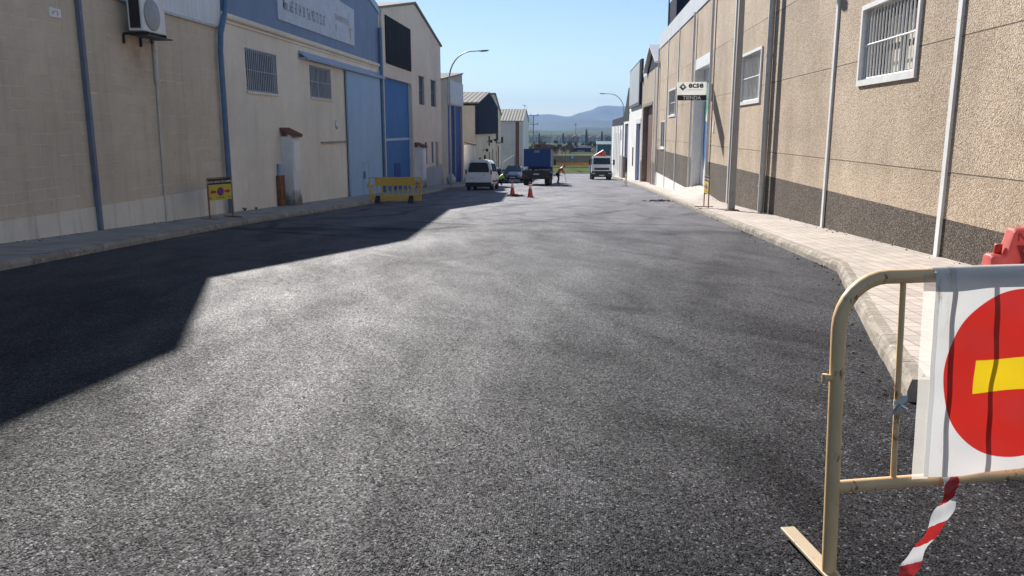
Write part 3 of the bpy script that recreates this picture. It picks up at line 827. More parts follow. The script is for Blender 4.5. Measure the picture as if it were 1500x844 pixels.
for i in range(9): mb.tube([LF.p(.68, 104.65 + i*.36, .02), LF.p(.68, 104.65 + i*.36, .75)], .02, 5)
mb.tube([LF.p(.68, 104.6, .75), LF.p(.68, 107.6, .75)], .03, 5); mb.build('balcony', M['black'], b)
# fence between the units
f = thing('metal_fence', 'dark stepped metal fence between cream units and grey warehouse', 'fence', (-10.4, 119, G(119)))
zf = G(116)
for i, (x, y) in enumerate([(-10.5, 112.5), (-10.4, 115.2), (-10.3, 117.9), (-10.2, 120.6), (-10.1, 123.3), (-9.9, 126.0)]):
    mb = MB(); mb.tube([(x, y, G(y) - .1), (x, y, -2.35 + .12*i)], .07, 6); mb.build('post', M['bar_grey'], f)
    if i < 5:
        mb = MB()
        x2, y2 = x + .1, y + 2.7
        mb.prism([(x, y + .1, G(y) + .2), (x2, y2 - .1, G(y2) + .2), (x2, y2 - .1, -2.7 + .12*(i+1)), (x, y + .1, -2.75 + .12*i)], (.04, 0, 0)); mb.build('panel', M['grey_sheet'], f)
# ---- 6: grey metal warehouse at the far end
F6 = Fac(-9.25, 1)
b = thing('grey_metal_warehouse', 'far grey ribbed-metal warehouse with pale gabled roof and rust-brown corner strip', 'building', (-9.25, 142, G(140)))
mb = MB(); F6.wall(mb, 135, 150, -6.6, 3.05, [(143.5, 145.6, -5, -2.2)], body=16, roof=False); F6.poly(mb, [(135, 3.05), (150, 3.05), (142.5, 5.0)], 0, -16); mb.build('wall', M['whitewall'], b)
mb = MB(); F6.bx(mb, -15.9, -.02, 134.93, 134.997, -6.4, 3.05)
mb.build('side_cladding', metal_sheet('grey_side_cladding', (.5, .5, .5), .9, 2, .5, .02), b)
mb = MB(); F6.bx(mb, -1.25, -.65, 134.88, 134.928, -6.4, 3.0); mb.build('corner_strip', M['brown_door'], b)
gable_roof(b, F6, 134.6, 150.4, 3.02, 3.02, 142.5, 5.1, metal_sheet('ribbed_roof', (.28, .265, .24), .5, 0, .8, .1, spec=.08), 16, .1, .14)
mb = MB(); F6.bx(mb, -.2, -.15, 143.5, 145.6, -6.3, -2.2); mb.build('door', M['black'], b)
mb = MB()
mb.tube([(-9.4, 141.5, 5.1), (-9.4, 141.5, 6.0)], .04, 5); mb.tube([(-9.4, 140.2, 5.8), (-9.4, 142.8, 5.8)], .04, 5); mb.tube([(-8.9, 141.0, 5.55), (-9.9, 142, 5.95)], .03, 5)
mb.build('aerial', M['bar_grey'], b)

# ================================================================== RIGHT SIDE
b = thing('aggregate_panel_warehouse', 'long warehouse of tan pebble-dash panels with dark base and white metal parapet', 'building', (XR, 33, G(33)))
holes = [(15.12, 17.95, 2.62, 4.05), (27.5, 30.7, 2.6, 4.2), (51.0, 54.5, 2.55, 4.1), (57.0, 59.6, .35, 2.3), (37.65, 42.75, -1.4, 4.6)]
YB = 2.0
mb = MB(); RF.wall(mb, YB, 61.9, .2, 7.5, holes[:4] + [(37.65, 42.75, .2, 4.6)], .47, body=20); mb.build('wall', M['pebble'], b)
mb = MB(); RF.wall(mb, YB, 37.65, -2.6, .197, (), body=0); RF.wall(mb, 42.75, 61.9, -1.5, .197, (), body=0)
for y in (37.65, 42.75): mb.face([RF.p(0, y, -1.5), RF.p(0, y, .197), RF.p(-.47, y, .197), RF.p(-.47, y, -1.5)])
mb.build('base_panel', M['pebble_dark'], b)
mb = MB(); RF.bx(mb, -.3, .012, 43.3, 61.9, -3.2, -1.5); mb.build('plinth', M['whitewall'], b)
mb = MB(); RF.bx(mb, -.1, .05, YB, 62.0, 7.5, 8.45); mb.build('parapet', metal_sheet('parapet_cladding', (.62, .62, .61), .3), b)
for y in (7.2, 13.5, 19.75, 32.3, 50.1, 56.0): 
    mb = MB(); RF.bx(mb, 0, .045, y - .065, y + .065, -2.6, 7.48); mb.build('joint_cover', M['white_paint'], b)
for y in (26.0, 37.3, 43.1, 61.6): downpipe(b, RF, y, G(y) + .16, 7.48, .095 if y < 30 else .06, M['white_pipe'] if y < 30 else M['white_paint'], .105)
def barred(h, curtain, n, fw):
    a0, a1, z0, z1 = h
    f_ = MB()
    q_ = .008
    for (a_, b_, c_, d_) in ((a0 - fw, a0 + q_, z0 - fw*1.3, z1 + fw), (a1 - q_, a1 + fw, z0 - fw*1.3, z1 + fw), (a0 + q_, a1 - q_, z0 - fw*1.3, z0 + q_), (a0 + q_, a1 - q_, z1 - q_, z1 + fw)): RF.bx(f_, -.2, .05, a_, b_, c_, d_)
    w = f_.build('window', M['white_paint'], b)
    i_ = MB()
    for (a_, b_, c_, d_) in ((a0, a0 + .07, z0, z1), (a1 - .07, a1, z0, z1), (a0 + .07, a1 - .07, z0, z0 + .07), (a0 + .07, a1 - .07, z1 - .07, z1)): RF.bx(i_, -.34, -.28, a_, b_, c_, d_)
    ym = (a0 + a1) / 2
    RF.bx(i_, -.34, -.27, ym - .06, ym + .06, z0 + .07, z1 - .07)
    i_.build('sash', M['bar_grey'], w)
    g_ = MB(); RF.wall(g_, a0, a1, z0, z1, (), body=0); g_.v = [(XR + .33, v[1], v[2]) for v in g_.v]; g_.build('pane', M['glass'], w)
    if curtain:
        c_ = MB()
        for (y_0, y_1) in ((a0 + .12, ym - .12), (ym + .12, a1 - .55)):
            k = 14; pts = []
            for q in range(k + 1): pts.append((y_0 + (y_1 - y_0) * q / k, XR + .325 + .004 * math.sin(q * 1.7)))
            for q in range(k):
                for zz0, zz1 in ((z0 + .12, z0 + .55), (z0 + .68, z1 - .22)):
                    c_.face([(pts[q][1], pts[q][0], zz0), (pts[q+1][1], pts[q+1][0], zz0), (pts[q+1][1], pts[q+1][0], zz1), (pts[q][1], pts[q][0], zz1)])
        c_.build('curtain', paint('cream_blind', (.55, .49, .40), .8, .1, 4), w)
    r_ = MB()
    for q in range(n):
        y = a0 + (a1 - a0) * (q + .5) / n
        r_.tube([RF.p(-.06, y, z0), RF.p(-.06, y, z1)], .016, 6)
    r_.tube([RF.p(-.045, a0, (z0+z1)/2), RF.p(-.045, a1, (z0+z1)/2)], .018, 6)
    r_.tube([RF.p(-.06, a0, z0 + .04), RF.p(-.06, a1, z0 + .04)], .018, 6)
    r_.build('grille', M['white_paint'], w)
barred(holes[0], True, 17, .085)
barred(holes[1], False, 15, .085)
barred(holes[2], False, 8, .085)
RF.window(b, *holes[3], M['white_paint'], M['glass'], None, fw=.12, depth=.06, sill=M['white_paint'])
# big door
mb = MB()
for (a0, a1, z0, z1) in ((37.5, 37.66, -1.3, 4.59), (42.735, 42.92, -1.3, 4.59), (37.5, 42.92, 4.59, 5.1)): RF.bx(mb, -.42, .03, a0, a1, z0, z1)
df = mb.build('door_frame', M['white_paint'], b)
mb = MB()
RF.bx(mb, -.5, -.43, 37.652, 42.73, -1.4, 4.595)
# swirl printed on the door
gp = [(40.0, 4.2), (41.4, 4.0), (42.1, 3.4), (42.3, 2.6), (42.1, 1.75), (41.7, 2.2), (41.2, 2.7), (40.4, 3.0)]
bp = [(41.7, 2.1), (42.1, 1.7), (42.2, 1.0), (42.0, .2), (41.6, -.4), (41.2, .3), (40.8, 1.2), (40.6, 1.9)]
RF.poly(mb, gp, -.428, -.424, 1); RF.poly(mb, bp, -.428, -.424, 2)
mb.build('door', [M['white_paint'], M['logo_green'], M['logo_blue']], b)
mb = MB(); RF.bx(mb, -5, -.5, 57, 61.5, 7.6, 10.6); mb.build('roof_hut', M['dark_clad'], b)
mb = MB(); mb.tube([RF.p(-.45, 61.3, 7.5), RF.p(-.45, 61.3, 11.8)], .06, 6); mb.build('mast', M['bar_grey'], b)
mb = MB(); RF.bx(mb, .003, .03, 36.3, 36.55, 1.5, 2.0); mb.build('notice', M['sign_white'], b)
# floodlight arm that throws its shadow on the wall near the top of the picture
fl = thing('wall_lamp', 'grey floodlight on a short wall arm above the barred window', 'wall lamp', (XR, 23.6, 6.6))
mb = MB(); mb.tube([RF.p(.0, 23.0, 6.6), RF.p(1.2, 23.0, 6.75)], .05, 8); mb.build('arm', M['galv'], fl)
mb = MB(); RF.bx(mb, 1.1, 1.55, 22.85, 23.15, 6.6, 6.8); mb.build('lamp_head', M['galv'], fl, .03)

# hanging shop sign
sg = thing('hanging_sign', 'white projecting shop sign with ecse lettering and black TIENDA strip on pebble wall', 'sign', (5.0, 37.35, 3.3))
yS = 37.35
mb = MB()
mb.box(4.37, 5.66, yS - .04, yS + .04, 2.91, 3.72, 0)
mb.box(4.37, 5.66, yS - .046, yS - .0405, 2.915, 3.15, 1)
X_, Z_, U = (1, 0, 0), (0, 0, 1), yS - .047
mb.text('ecse', (5.18, U, 3.47), X_, Z_, .37, 1, .03)
mb.text('soluciones energéticas', (5.16, U, 3.36), X_, Z_, .075, 2)
mb.text('TIENDA', (5.02, U - .003, 2.955), X_, Z_, .225, 7, .02)
cx, cz, q = 4.61, 3.50, .165
for pts, mi in (([(-q,0),(0,q),(0,q*.35),(-q*.35,0)], 3), ([(0,q),(q,0),(q*.35,0),(0,q*.35)], 4), ([(q,0),(0,-q),(0,-q*.35),(q*.35,0)], 5), ([(0,-q),(-q,0),(-q*.35,0),(0,-q*.35)], 6)):
    mb.face([(cx + a_, U, cz + b_) for a_, b_ in pts], mi)
mb.build('panel', [translucent('backlit_panel', (.88, .88, .86), .5, amt=.04), M['sign_black'], M['bar_grey'], M['logo_green'], M['logo_yellow'], M['logo_blue'], M['logo_navy'], M['sign_white']], sg, recalc=False)
mb = MB()
for z in (3.55, 3.0): mb.tube([(5.66, yS, z), (5.905, yS, z)], .022, 6)
mb.box(5.87, 5.898, yS - .06, yS + .06, 2.9, 3.65); mb.build('bracket', M['galv'], sg)

# utility pole on the right pavement
up = thing('utility_pole', 'tall grey square utility pole on right pavement before the pebble wall', 'pole', (5.07, 27, G(27) + .15))
g = G(27) + .15
mb = MB(); mb.loft([[(5.07 + sx*w, 27 + sy*w, z) for sx, sy in ((-1,-1),(1,-1),(1,1),(-1,1))] for z, w in ((g - .1, .108), (g + 9.6, .075))], 0, False); mb.build('shaft', M['pole'], up, .02)
mb = MB(); mb.box(4.84, 5.30, 26.77, 27.23, g + .005, g + .035); mb.build('base_plate', M['rust'], up)

# ---- beige panel warehouse with brown door
b = thing('beige_panel_warehouse', 'beige panelled warehouse with tall red-brown door and white-edged gabled roof', 'building', (XR, 70, G(70)))
mb = MB(); RF.wall(mb, 61.92, 78.2, -4, 6.4, [(66.8, 76.4, -4, 3.65)], .45, body=15); mb.build('wall', M['panel_beige'], b)
mb = MB(); RF.bx(mb, -.5, -.42, 66.8, 76.4, -3.4, 3.65); mb.build('door', M['brown_door'], b)
mb = MB(); RF.bx(mb, -.4, .03, 66.6, 66.78, -3.1, 3.75); RF.bx(mb, -.4, .03, 66.6, 76.6, 3.66, 3.9); mb.build('door_frame', M['brown_wood'], b)
for y in (62.6, 65.2): 
    mb = MB(); RF.bx(mb, 0, .04, y - .08, y + .08, -3.4, 6.4); mb.build('joint_cover', M['white_paint'], b)
for a0, a1, z1 in ((62.0, 66.5, -.9), (76.6, 78.1, -1.2)):
    mb = MB(); RF.bx(mb, 0, .02, a0, a1, -4, z1); mb.build('plinth', M['pebble_dark'], b)
mb = MB()
for a0, z0, a1, z1 in ((61.95, 6.5, 67.6, 8.2), (67.6, 8.2, 73.4, 6.5)): RF.poly(mb, [(a0, z0), (a1, z1), (a1, z1 + .16), (a0, z0 + .16)], .35, -15)
mb.build('roof', metal_sheet('white_roof', (.62, .61, .6), .4, 1), b)
mb = MB(); RF.poly(mb, [(62.0, 6.41), (73.3, 6.41), (67.6, 8.18)], .02, -.3); mb.build('gable', M['dark_clad'], b)
mb = MB(); mb.box(XR - .25, XR - .01, 77.2, 77.6, 6.0, 8.1); mb.build('flue', M['black'], b)
# ---- hoarding unit
b = thing('hoarding_unit', 'pale unit with big light grey billboard box above narrow blue door', 'building', (XR, 88, G(88)))
mb = MB(); RF.wall(mb, 78.22, 97.3, -5, 6.5, [(78.9, 85.0, -5, 2.25), (88.2, 89.6, -2.2, -.2)], .35, body=15); mb.build('wall', M['whitewall'], b)
mb = MB(); RF.bx(mb, -.35, -.3, 78.9, 85.0, -4.2, 2.25); mb.build('door', M['deep_blue'], b)
mb = MB(); RF.bx(mb, .0, .05, 78.6, 85.3, 2.26, 2.75); mb.build('lintel', M['white_paint'], b)
RF.window(b, 88.2, 89.6, -2.2, -.2, M['bar_grey'], M['glass'], M['black'], 4)
mb = MB(); RF.bx(mb, .003, .25, 78.5, 94.0, 4.0, 8.15); h_ = mb.build('billboard', M['black'], b)
mb = MB(); RF.bx(mb, .25, .28, 78.9, 93.6, 4.25, 7.95); mb.build('face', paint('grey_hoarding', (.36, .37, .38), .5, .08, .5), h_)
# ---- dark green gabled unit
b = thing('dark_green_unit', 'dark green metal-gabled unit with navy door beyond the billboard', 'building', (XR, 103, G(103)))
mb = MB(); RF.wall(mb, 97.32, 109.9, -5.5, 2.7, [(98.6, 105.6, -5.5, 2.4)], .3, body=14); mb.build('wall', M['whitewall'], b)
mb = MB(); RF.poly(mb, [(97.32, 2.72), (109.9, 2.72), (99.6, 6.6)], .03, -14); mb.build('gable', M['dark_green'], b)
mb = MB(); RF.bx(mb, -.3, -.2, 98.6, 105.6, -4.6, 2.4); mb.build('door', M['logo_navy'], b)
mb = MB(); RF.bx(mb, .02, .5, 101.5, 108.8, -5.0, -1.6); mb.build('porch_block', M['concrete'], b)
# ---- white unit at the end
b = thing('white_unit', 'white walled unit with tall pilasters at far end behind white truck', 'building', (XR, 128, G(128)))
mb = MB(); RF.wall(mb, 109.92, 146, -6.8, 2.25, [(118 + 5*i, 119.6 + 5*i, -4.5, 1.2) for i in range(5)] + [(112.5, 113.6, .2, 1.7), (115.2, 116.2, .2, 1.7)], .2, body=14); mb.build('wall', M['whitewall'], b)
for i in range(5): RF.window(b, 118 + 5*i, 119.6 + 5*i, -4.5, 1.2, M['white_paint'], M['glass'], None, mull=False)
for y in (112.5, 115.2): RF.window(b, y, y + 1.0, .2, 1.7, M['white_paint'], M['glass'], None, mull=False)
for y in (110.4, 117, 122, 127, 132, 137, 145.6):
    mb = MB(); RF.bx(mb, 0, .07, y - .4, y + .4, -6.6, 2.3); mb.build('pilaster', M['whitewall'], b)
mb = MB(); RF.bx(mb, -9, .0, 110.2, 145.5, 2.28, 3.4); mb.build('roof_box', M['dark_clad'], b)

# ================================================================== street furniture
def street_lamp(x, y, h, arm, dirx, label):
    t = thing('street_lamp', label, 'street lamp', (x, y, G(y) + .14), 'street lamps')
    z0 = G(y) + .14
    m_ = MB()
    pts = [(x, y, z0), (x, y, z0 + h*.45), (x, y, z0 + h*.8)]
    rs = [.085, .07, .058]
    for i in range(1, 9):
        a = PI/2 * i / 8 * .93
        pts.append((x + dirx * arm * .6 * (1 - math.cos(a)), y, z0 + h*.8 + h*.2 * math.sin(a))); rs.append(.055 - i * .0022)
    pts.append((x + dirx * arm * .8, y, z0 + h * 1.003)); rs.append(.035)
    m_.tube(pts, rs, 10); m_.build('pole', M['galv'], t)
    m_ = MB(); m_.loft([[(x + dirx*(arm*.78 + q*arm*.24), y - w, z0 + h*1.0 + q*.05 - e), (x + dirx*(arm*.78 + q*arm*.24), y + w, z0 + h*1.0 + q*.05 - e), (x + dirx*(arm*.78 + q*arm*.24), y + w*.6, z0 + h*1.0 + q*.05 + e), (x + dirx*(arm*.78 + q*arm*.24), y - w*.6, z0 + h*1.0 + q*.05 + e)] for q, w, e in ((0, .06, .03), (.3, .14, .06), (.8, .13, .05), (1, .06, .02))])
    m_.build('lamp_head', M['bar_grey'], t)
    m_ = MB(); m_.box(x - .09, x + .09, y - .09, y + .09, z0, z0 + .5); m_.build('base', M['galv'], t, .02)
    return t
street_lamp(-9.15, 57.5, 9.35, 2.75, 1, 'curved-arm grey street lamp on left pavement before deep blue doors')
street_lamp(5.35, 99, 10.0, 2.9, -1, 'far curved-arm street lamp leaning out over the road beyond billboard')

# portable no-parking sign (built once, copied)
def sign_stand(label):
    t = thing('no_parking_sign', label, 'sign stand', (0, 0, 0), 'portable no-parking signs')
    for sx in (-.48, .48):
        m_ = MB(); m_.box(sx - .02, sx + .02, -.02, .02, .02, 1.34); m_.build('leg', rusty('stand_paint', (.30, .16, .08), amt=.6), t)
        m_ = MB(); m_.box(sx - .03, sx + .03, -.36, .36, .0, .03); m_.build('foot', M['rust'], t)
    m_ = MB()
    m_.box(-.46, .46, -.026, -.012, .62, 1.12, 0); m_.box(-.46, .46, -.0265, -.011, 1.125, 1.32, 1)
    y = -.0275
    m_.text('POLICIA LOCAL DE CAMPILLOS', (.02, y, 1.185), (1,0,0), (0,0,1), .085, 2, .01)
    m_.text('Día      Comienzo      Hora', (0, y, .67), (1,0,0), (0,0,1), .085, 1, .01)
    for s_ in (-1, 1):
        m_.face([(s_*.17, y, .93), (s_*.31, y, .93), (s_*.31, y, .97), (s_*.42, y, .89), (s_*.31, y, .81), (s_*.31, y, .85), (s_*.17, y, .85)], 3)
    cc = [(.145*math.cos(a), y, .89 + .145*math.sin(a)) for a in [2*PI*i/28 for i in range(28)]]
    m_.face(cc, 3); m_.face([(p[0]*.8, y - .001, .89 + (p[2]-.89)*.8) for p in cc], 4)
    c_, s_ = .1*.72, .014
    m_.face([(-c_ - s_, y - .002, .89 + c_), (-c_ + s_, y - .002, .89 + c_ + s_), (c_ + s_, y - .002, .89 - c_), (c_ - s_, y - .002, .89 - c_ - s_)], 3)
    m_.build('sign_panel', [M['sign_yellow'], M['sign_black'], M['sign_white'], M['sign_red'], M['sign_blue']], t, recalc=False)
    m_ = MB(); m_.box(-.48, .48, -.012, .014, 1.33, 1.355); m_.build('crossbar', M['rust'], t)
    return t
st = sign_stand('yellow no-parking sign stand with red arrows on left pavement by blue downpipe')
st.location = (-9.8, 21.3, G(21.3) + .13); st.rotation_euler = (0, 0, math.radians(68)); st.scale = (.86, .9, .83)
s2 = copy_tree(st); s2['label'] = 'portable sign stand seen edge-on on right pavement before big white door'
s2.location = (4.5, 28.6, G(28.6) + .15); s2.rotation_euler = (0, 0, math.radians(-88.3))
s3 = copy_tree(st); s3['label'] = 'far portable sign stand seen edge-on at right road edge near white truck'
s3.location = (3.75, 64, G(64)); s3.rotation_euler = (0, 0, math.radians(-86))

# yellow plastic barrier on the left
yb = thing('plastic_barrier', 'yellow slatted plastic pedestrian barrier standing before the blue doors on the left', 'barrier', (-8.0, 33.6, G(33.6)))
mb = MB()
g = G(33.6) + .1
x0, x1 = -8.85, -6.65
def Y_(x): return 33.6 + (x + 8) * .12
def slab(xa, xb, za, zb, th=.03):
    mb.prism([(xa, Y_(xa) - th, za), (xb, Y_(xb) - th, za), (xb, Y_(xb) - th, zb), (xa, Y_(xa) - th, zb)], (0, 2*th, 0))
slab(x0 + .06, x1 - .06, g + .0, g + .2); slab(x0 + .26, x1 - .26, g + .68, g + .96)
slab(x0, x0 + .06, g, g + 1.0); slab(x1 - .06, x1, g, g + 1.0)
slab(x0 + .06, x1 - .06, g + .962, g + 1.0); slab(x0 + .06, x1 - .06, g + .64, g + .678)
for i in range(10):
    xx = x0 + .1 + (x1 - x0 - .26) * i / 9
    slab(xx, xx + .06, g + .2, g + .64, .022)
for sx in (x0 - .06, x1): slab(sx, sx + .06, g + .55, g + .75, .03)
mb.build('panel', M['yellow_b'], yb)
for xx in (x0 + .38, x1 - .42):
    mb = MB(); mb.prism([(xx - .09, Y_(xx) - .045, g + .22), (xx + .09, Y_(xx) - .045, g + .22), (xx + .12, Y_(xx) - .26, g - .1), (xx - .12, Y_(xx) - .26, g - .1), ], (0, .02, .0)); mb.box(xx - .12, xx + .12, Y_(xx) - .28, Y_(xx) + .28, g - .1, g - .05); mb.build('foot', M['black'], yb)

# cones
def cone(label):
    t = thing('traffic_cone', label, 'traffic cone', (0, 0, 0), 'traffic cones')
    m_ = MB(); m_.box(-.19, .19, -.19, .19, 0, .035); m_.build('base', M['rubber'], t, .01)
    def r(z): return .145 - (z - .03) * .155
    m_ = MB(); m_.lathe([(r(.035), .035), (r(.45), .45)], seg=20); m_.lathe([(r(.66), .66), (r(.76), .76), (.022, .775), (0, .775)], seg=20); m_.build('body', M['cone_red'], t)
    m_ = MB(); m_.lathe([(r(.45), .45), (r(.66), .66)], seg=20); m_.build('reflective_band', M['reflect_white'], t)
    return t
c1 = cone('red and white traffic cone standing in dark rubble, nearer the van')
c1.location = (-3.42, 41.9, G(41.9) + .02)
c2 = copy_tree(c1); c2['label'] = 'red and white traffic cone on clean asphalt, farther from the van'; c2.location = (-2.42, 40.8, G(40.8))
M['rubble'] = paint('dark_rubble', (.075, .07, .066), .95, .5, 9, bump=.6, bscale=30)
def rubble(x, y, r, h, n, label):
    m_ = MB()
    for i in range(n):
        a = random.uniform(0, 2*PI); q = math.sqrt(random.random()) * r
        px, py = x + math.cos(a)*q, y + math.sin(a)*q*.8
        s_ = random.uniform(.03, .11) * (1.3 - q/r)
        zz = G(py) + h * (1 - q/r) * random.random()
        bm = bmesh.new(); bmesh.ops.create_icosphere(bm, subdivisions=1, radius=s_)
        rot = Matrix.Rotation(random.random()*6, 3, Vector((random.random(), random.random(), random.random() + .01)).normalized())
        vs = [rot @ (v.co * random.uniform(.7, 1.2)) for v in bm.verts]
        m_.mesh([(px + v.x, py + v.y, zz + v.z*.7 + s_*.2) for v in vs], [[v.index for v in f.verts] for f in bm.faces]); bm.free()
    return tag(m_.build('rubble', M['rubble']), label, 'rubble', kind='stuff')
rubble(-3.3, 42.0, .62, .12, 130, 'dark asphalt rubble heaped round the nearer traffic cone')
rubble(-1.7, 71.5, .9, .12, 90, 'dark spoil at the feet of the bent worker')
rubble(3.75, 37.3, .9, .015, 60, 'broken asphalt crumbs along right kerb near the door apron')

mb = MB(); rg = random.Random(21)
for i in range(520):
    y = rg.uniform(5.5, 60) if rg.random() < .6 else rg.uniform(5.5, 22)
    w_ = rg.choice((0, 1, 2, 3))
    if w_ == 0: x, z = interp(KR, y) - abs(rg.gauss(0, .12)) - .02, G(y)
    elif w_ == 1: x, z = interp(KL, y) + abs(rg.gauss(0, .15)) + .02, G(y)
    elif w_ == 2: x, z = XL + .04 + abs(rg.gauss(0, .18)), G(y) + .13
    else: x, z = XR - .04 - abs(rg.gauss(0, .12)), G(y) + .15 + (apron(y) if AP0 < y < AP3 else 0)
    s_ = rg.uniform(.006, .022) * (1.5 if rg.random() < .1 else 1)
    a0 = rg.random() * 6
    P_ = [(x + s_*math.cos(a0 + k*1.26)*rg.uniform(.7, 1.2), y + s_*math.sin(a0 + k*1.26)*rg.uniform(.7, 1.2), z) for k in range(5)]
    T_ = [(x + (p[0]-x)*.55, y + (p[1]-y)*.55, z + s_*rg.uniform(.6, 1.1)) for p in P_]
    mb.loft([P_, T_], 0, False)
tag(mb.build('gravel', paint('loose_grit', (.14, .12, .10), .95, .5, 4, 0, .1)), kind='stuff')

# ================================================================== vehicles
M['van_white'] = paint('van_white', (.78, .79, .80), .3, .05, 2, dirt=(.35, .33, .3), dirt_amt=.25)
M['silver'] = paint('silver_paint', (.40, .42, .44), .3, .05, 2, .3)
M['dark_car'] = paint('dark_car_paint', (.02, .023, .03), .25, .1, 2)
M['lamp_red'] = paint('red_lens', (.22, .03, .022), .25)
M['lamp_clear'] = paint('clear_lens', (.6, .62, .64), .15, .05)
M['hiviz'] = paint('hi_viz_yellow', (.42, .75, .05), .8, .1, 9)
M['orange_vest'] = paint('orange_workwear', (.85, .12, .06), .85, .1, 9)
M['navy_cloth'] = paint('navy_trousers', (.02, .022, .035), .9, .2, 9)
M['skin'] = paint('skin', (.38, .21, .14), .6, .08, 12)
M['hair'] = paint('dark_hair', (.02, .015, .012), .7, .2, 20)
M['tipper_blue'] = paint('tipper_blue', (.008, .055, .24), .5, .15, 2, dirt=(.08, .07, .08), dirt_amt=.4)
M['truck_dark'] = paint('truck_dark', (.03, .028, .027), .6, .2, 3, dirt=(.1, .08, .06), dirt_amt=.4)
M['crane_red'] = paint('crane_red', (.42, .05, .03), .5, .15, 3)

def wheel(par, x, y, z, r, w, side):
    m_ = MB(); m_.lathe([(r*.6, -w/2), (r*.92, -w/2), (r, -w*.3), (r, w*.3), (r*.92, w/2), (r*.6, w/2)], (x, y, z), 'x', 24); t = m_.build('wheel', M['rubber'], par)
    m_ = MB(); m_.lathe([(.0, side*w*.42), (r*.2, side*w*.46), (r*.55, side*w*.36), (r*.6, side*w*.5)], (x, y, z), 'x', 20); m_.build('rim', M['steel'], t)
    return t

def body_loft(secs):
    """secs: (y, lean, [(half width, z)...]) from rear to front; closed rings"""
    rings = []
    for y, lean, pr in secs:
        L = [(hw, y + lean * (z - .6), z) for hw, z in pr]
        rings.append(L + [(-p[0], p[1], p[2]) for p in reversed(L)])
    m_ = MB(); m_.loft(rings)
    return m_

# white van, seen from behind
vx, vy = -6.5, 52.3
v = thing('parked_van', 'white parked van with dark rear window seen from behind, left side of the street', 'van', (0, 0, 0))
T = [(.78, .30), (.90, .42), (.915, .95), (.89, 1.12), (.83, 1.4), (.75, 1.66), (.60, 1.81), (.3, 1.87)]
def lower(pr, zt, k=1.0): return [(hw * k, min(z, zt - .02 * (len(pr) - i))) for i, (hw, z) in enumerate(pr)]
mb = body_loft([(0, .10, T), (.25, .08, [(hw*1.005, z) for hw, z in T]), (1.6, 0, T), (2.75, 0, [(hw, z*.995) for hw, z in T]), (3.15, .0, lower(T, 1.5, .985)), (3.55, 0, lower(T, 1.12, .97)), (4.1, 0, lower(T, .98, .93)), (4.38, 0, lower(T, .8, .8))])
mb.build('body', M['van_white'], v, smooth=True)
mb = MB()
def rear_y(z): return .10 * (z - .6) - .012
def rearpoly(pts, mi=0, off=0): mb.prism([(x, rear_y(z) - off, z) for x, z in pts], (0, .03, 0), mi)
rearpoly([(-.70, 1.1), (.70, 1.1), (.73, 1.2), (.63, 1.6), (.54, 1.68), (-.54, 1.68), (-.63, 1.6), (-.73, 1.2)]); mb.build('rear_window', M['glass'], v)
mb = MB(); mb.box(-.9, .9, -.10, .1, .24, .50); mb.build('bumper', M['black'], v, .04)
mb = MB(); rearpoly([(-.74, .70), (-.22, .70), (-.22, .80), (-.74, .80)]); mb.text('4627 KLV', (-.48, rear_y(.75) - .003, .72), (1, 0, 0), (0, 0, 1), .085, 1, .01); mb.build('number_plate', [M['sign_white'], M['sign_black']], v, recalc=False)
mb = MB(); rearpoly([(.3, .92), (.42, .92), (.42, .96), (.3, .96)]); mb.build('badge', M['bar_grey'], v)
for s_ in (-1, 1):
    mb = MB(); mb.box(s_*.82, s_*.922, -.0, .12, .98, 1.26); mb.build('tail_light', M['lamp_red'], v, .03)
    mb = MB(); mb.prism([(s_*.872, .55, 1.14), (s_*.872, 1.5, 1.14), (s_*.755, 1.5, 1.62), (s_*.755, .6, 1.62)], (s_*.03, 0, 0)); mb.prism([(s_*.872, 1.62, 1.14), (s_*.872, 2.9, 1.14), (s_*.755, 2.65, 1.62), (s_*.755, 1.62, 1.62)], (s_*.03, 0, 0)); mb.build('side_window', M['glass'], v)
    mb = MB(); mb.box(s_*.93, s_*1.12, 2.75, 2.88, 1.1, 1.3); mb.build('mirror', M['black'], v, .03)
    mb = MB(); mb.box(s_*.905, s_*.925, .5, 3.6, .5, .62); mb.build('side_moulding', M['black'], v)
    wheel(v, s_*.8, .75, .32, .32, .2, s_); wheel(v, s_*.8, 3.5, .32, .32, .2, s_)
mb = MB(); mb.prism([(-.7, 2.86, 1.78), (.7, 2.86, 1.78), (.78, 3.48, 1.16), (-.78, 3.48, 1.16)], (0, .02, .03)); mb.build('windscreen', M['glass'], v)
v.scale = (.95, 1, 1.09); v.location = (vx, vy, G(vy + 1)); v.rotation_euler = (math.atan(-.043), 0, math.radians(-1.5))

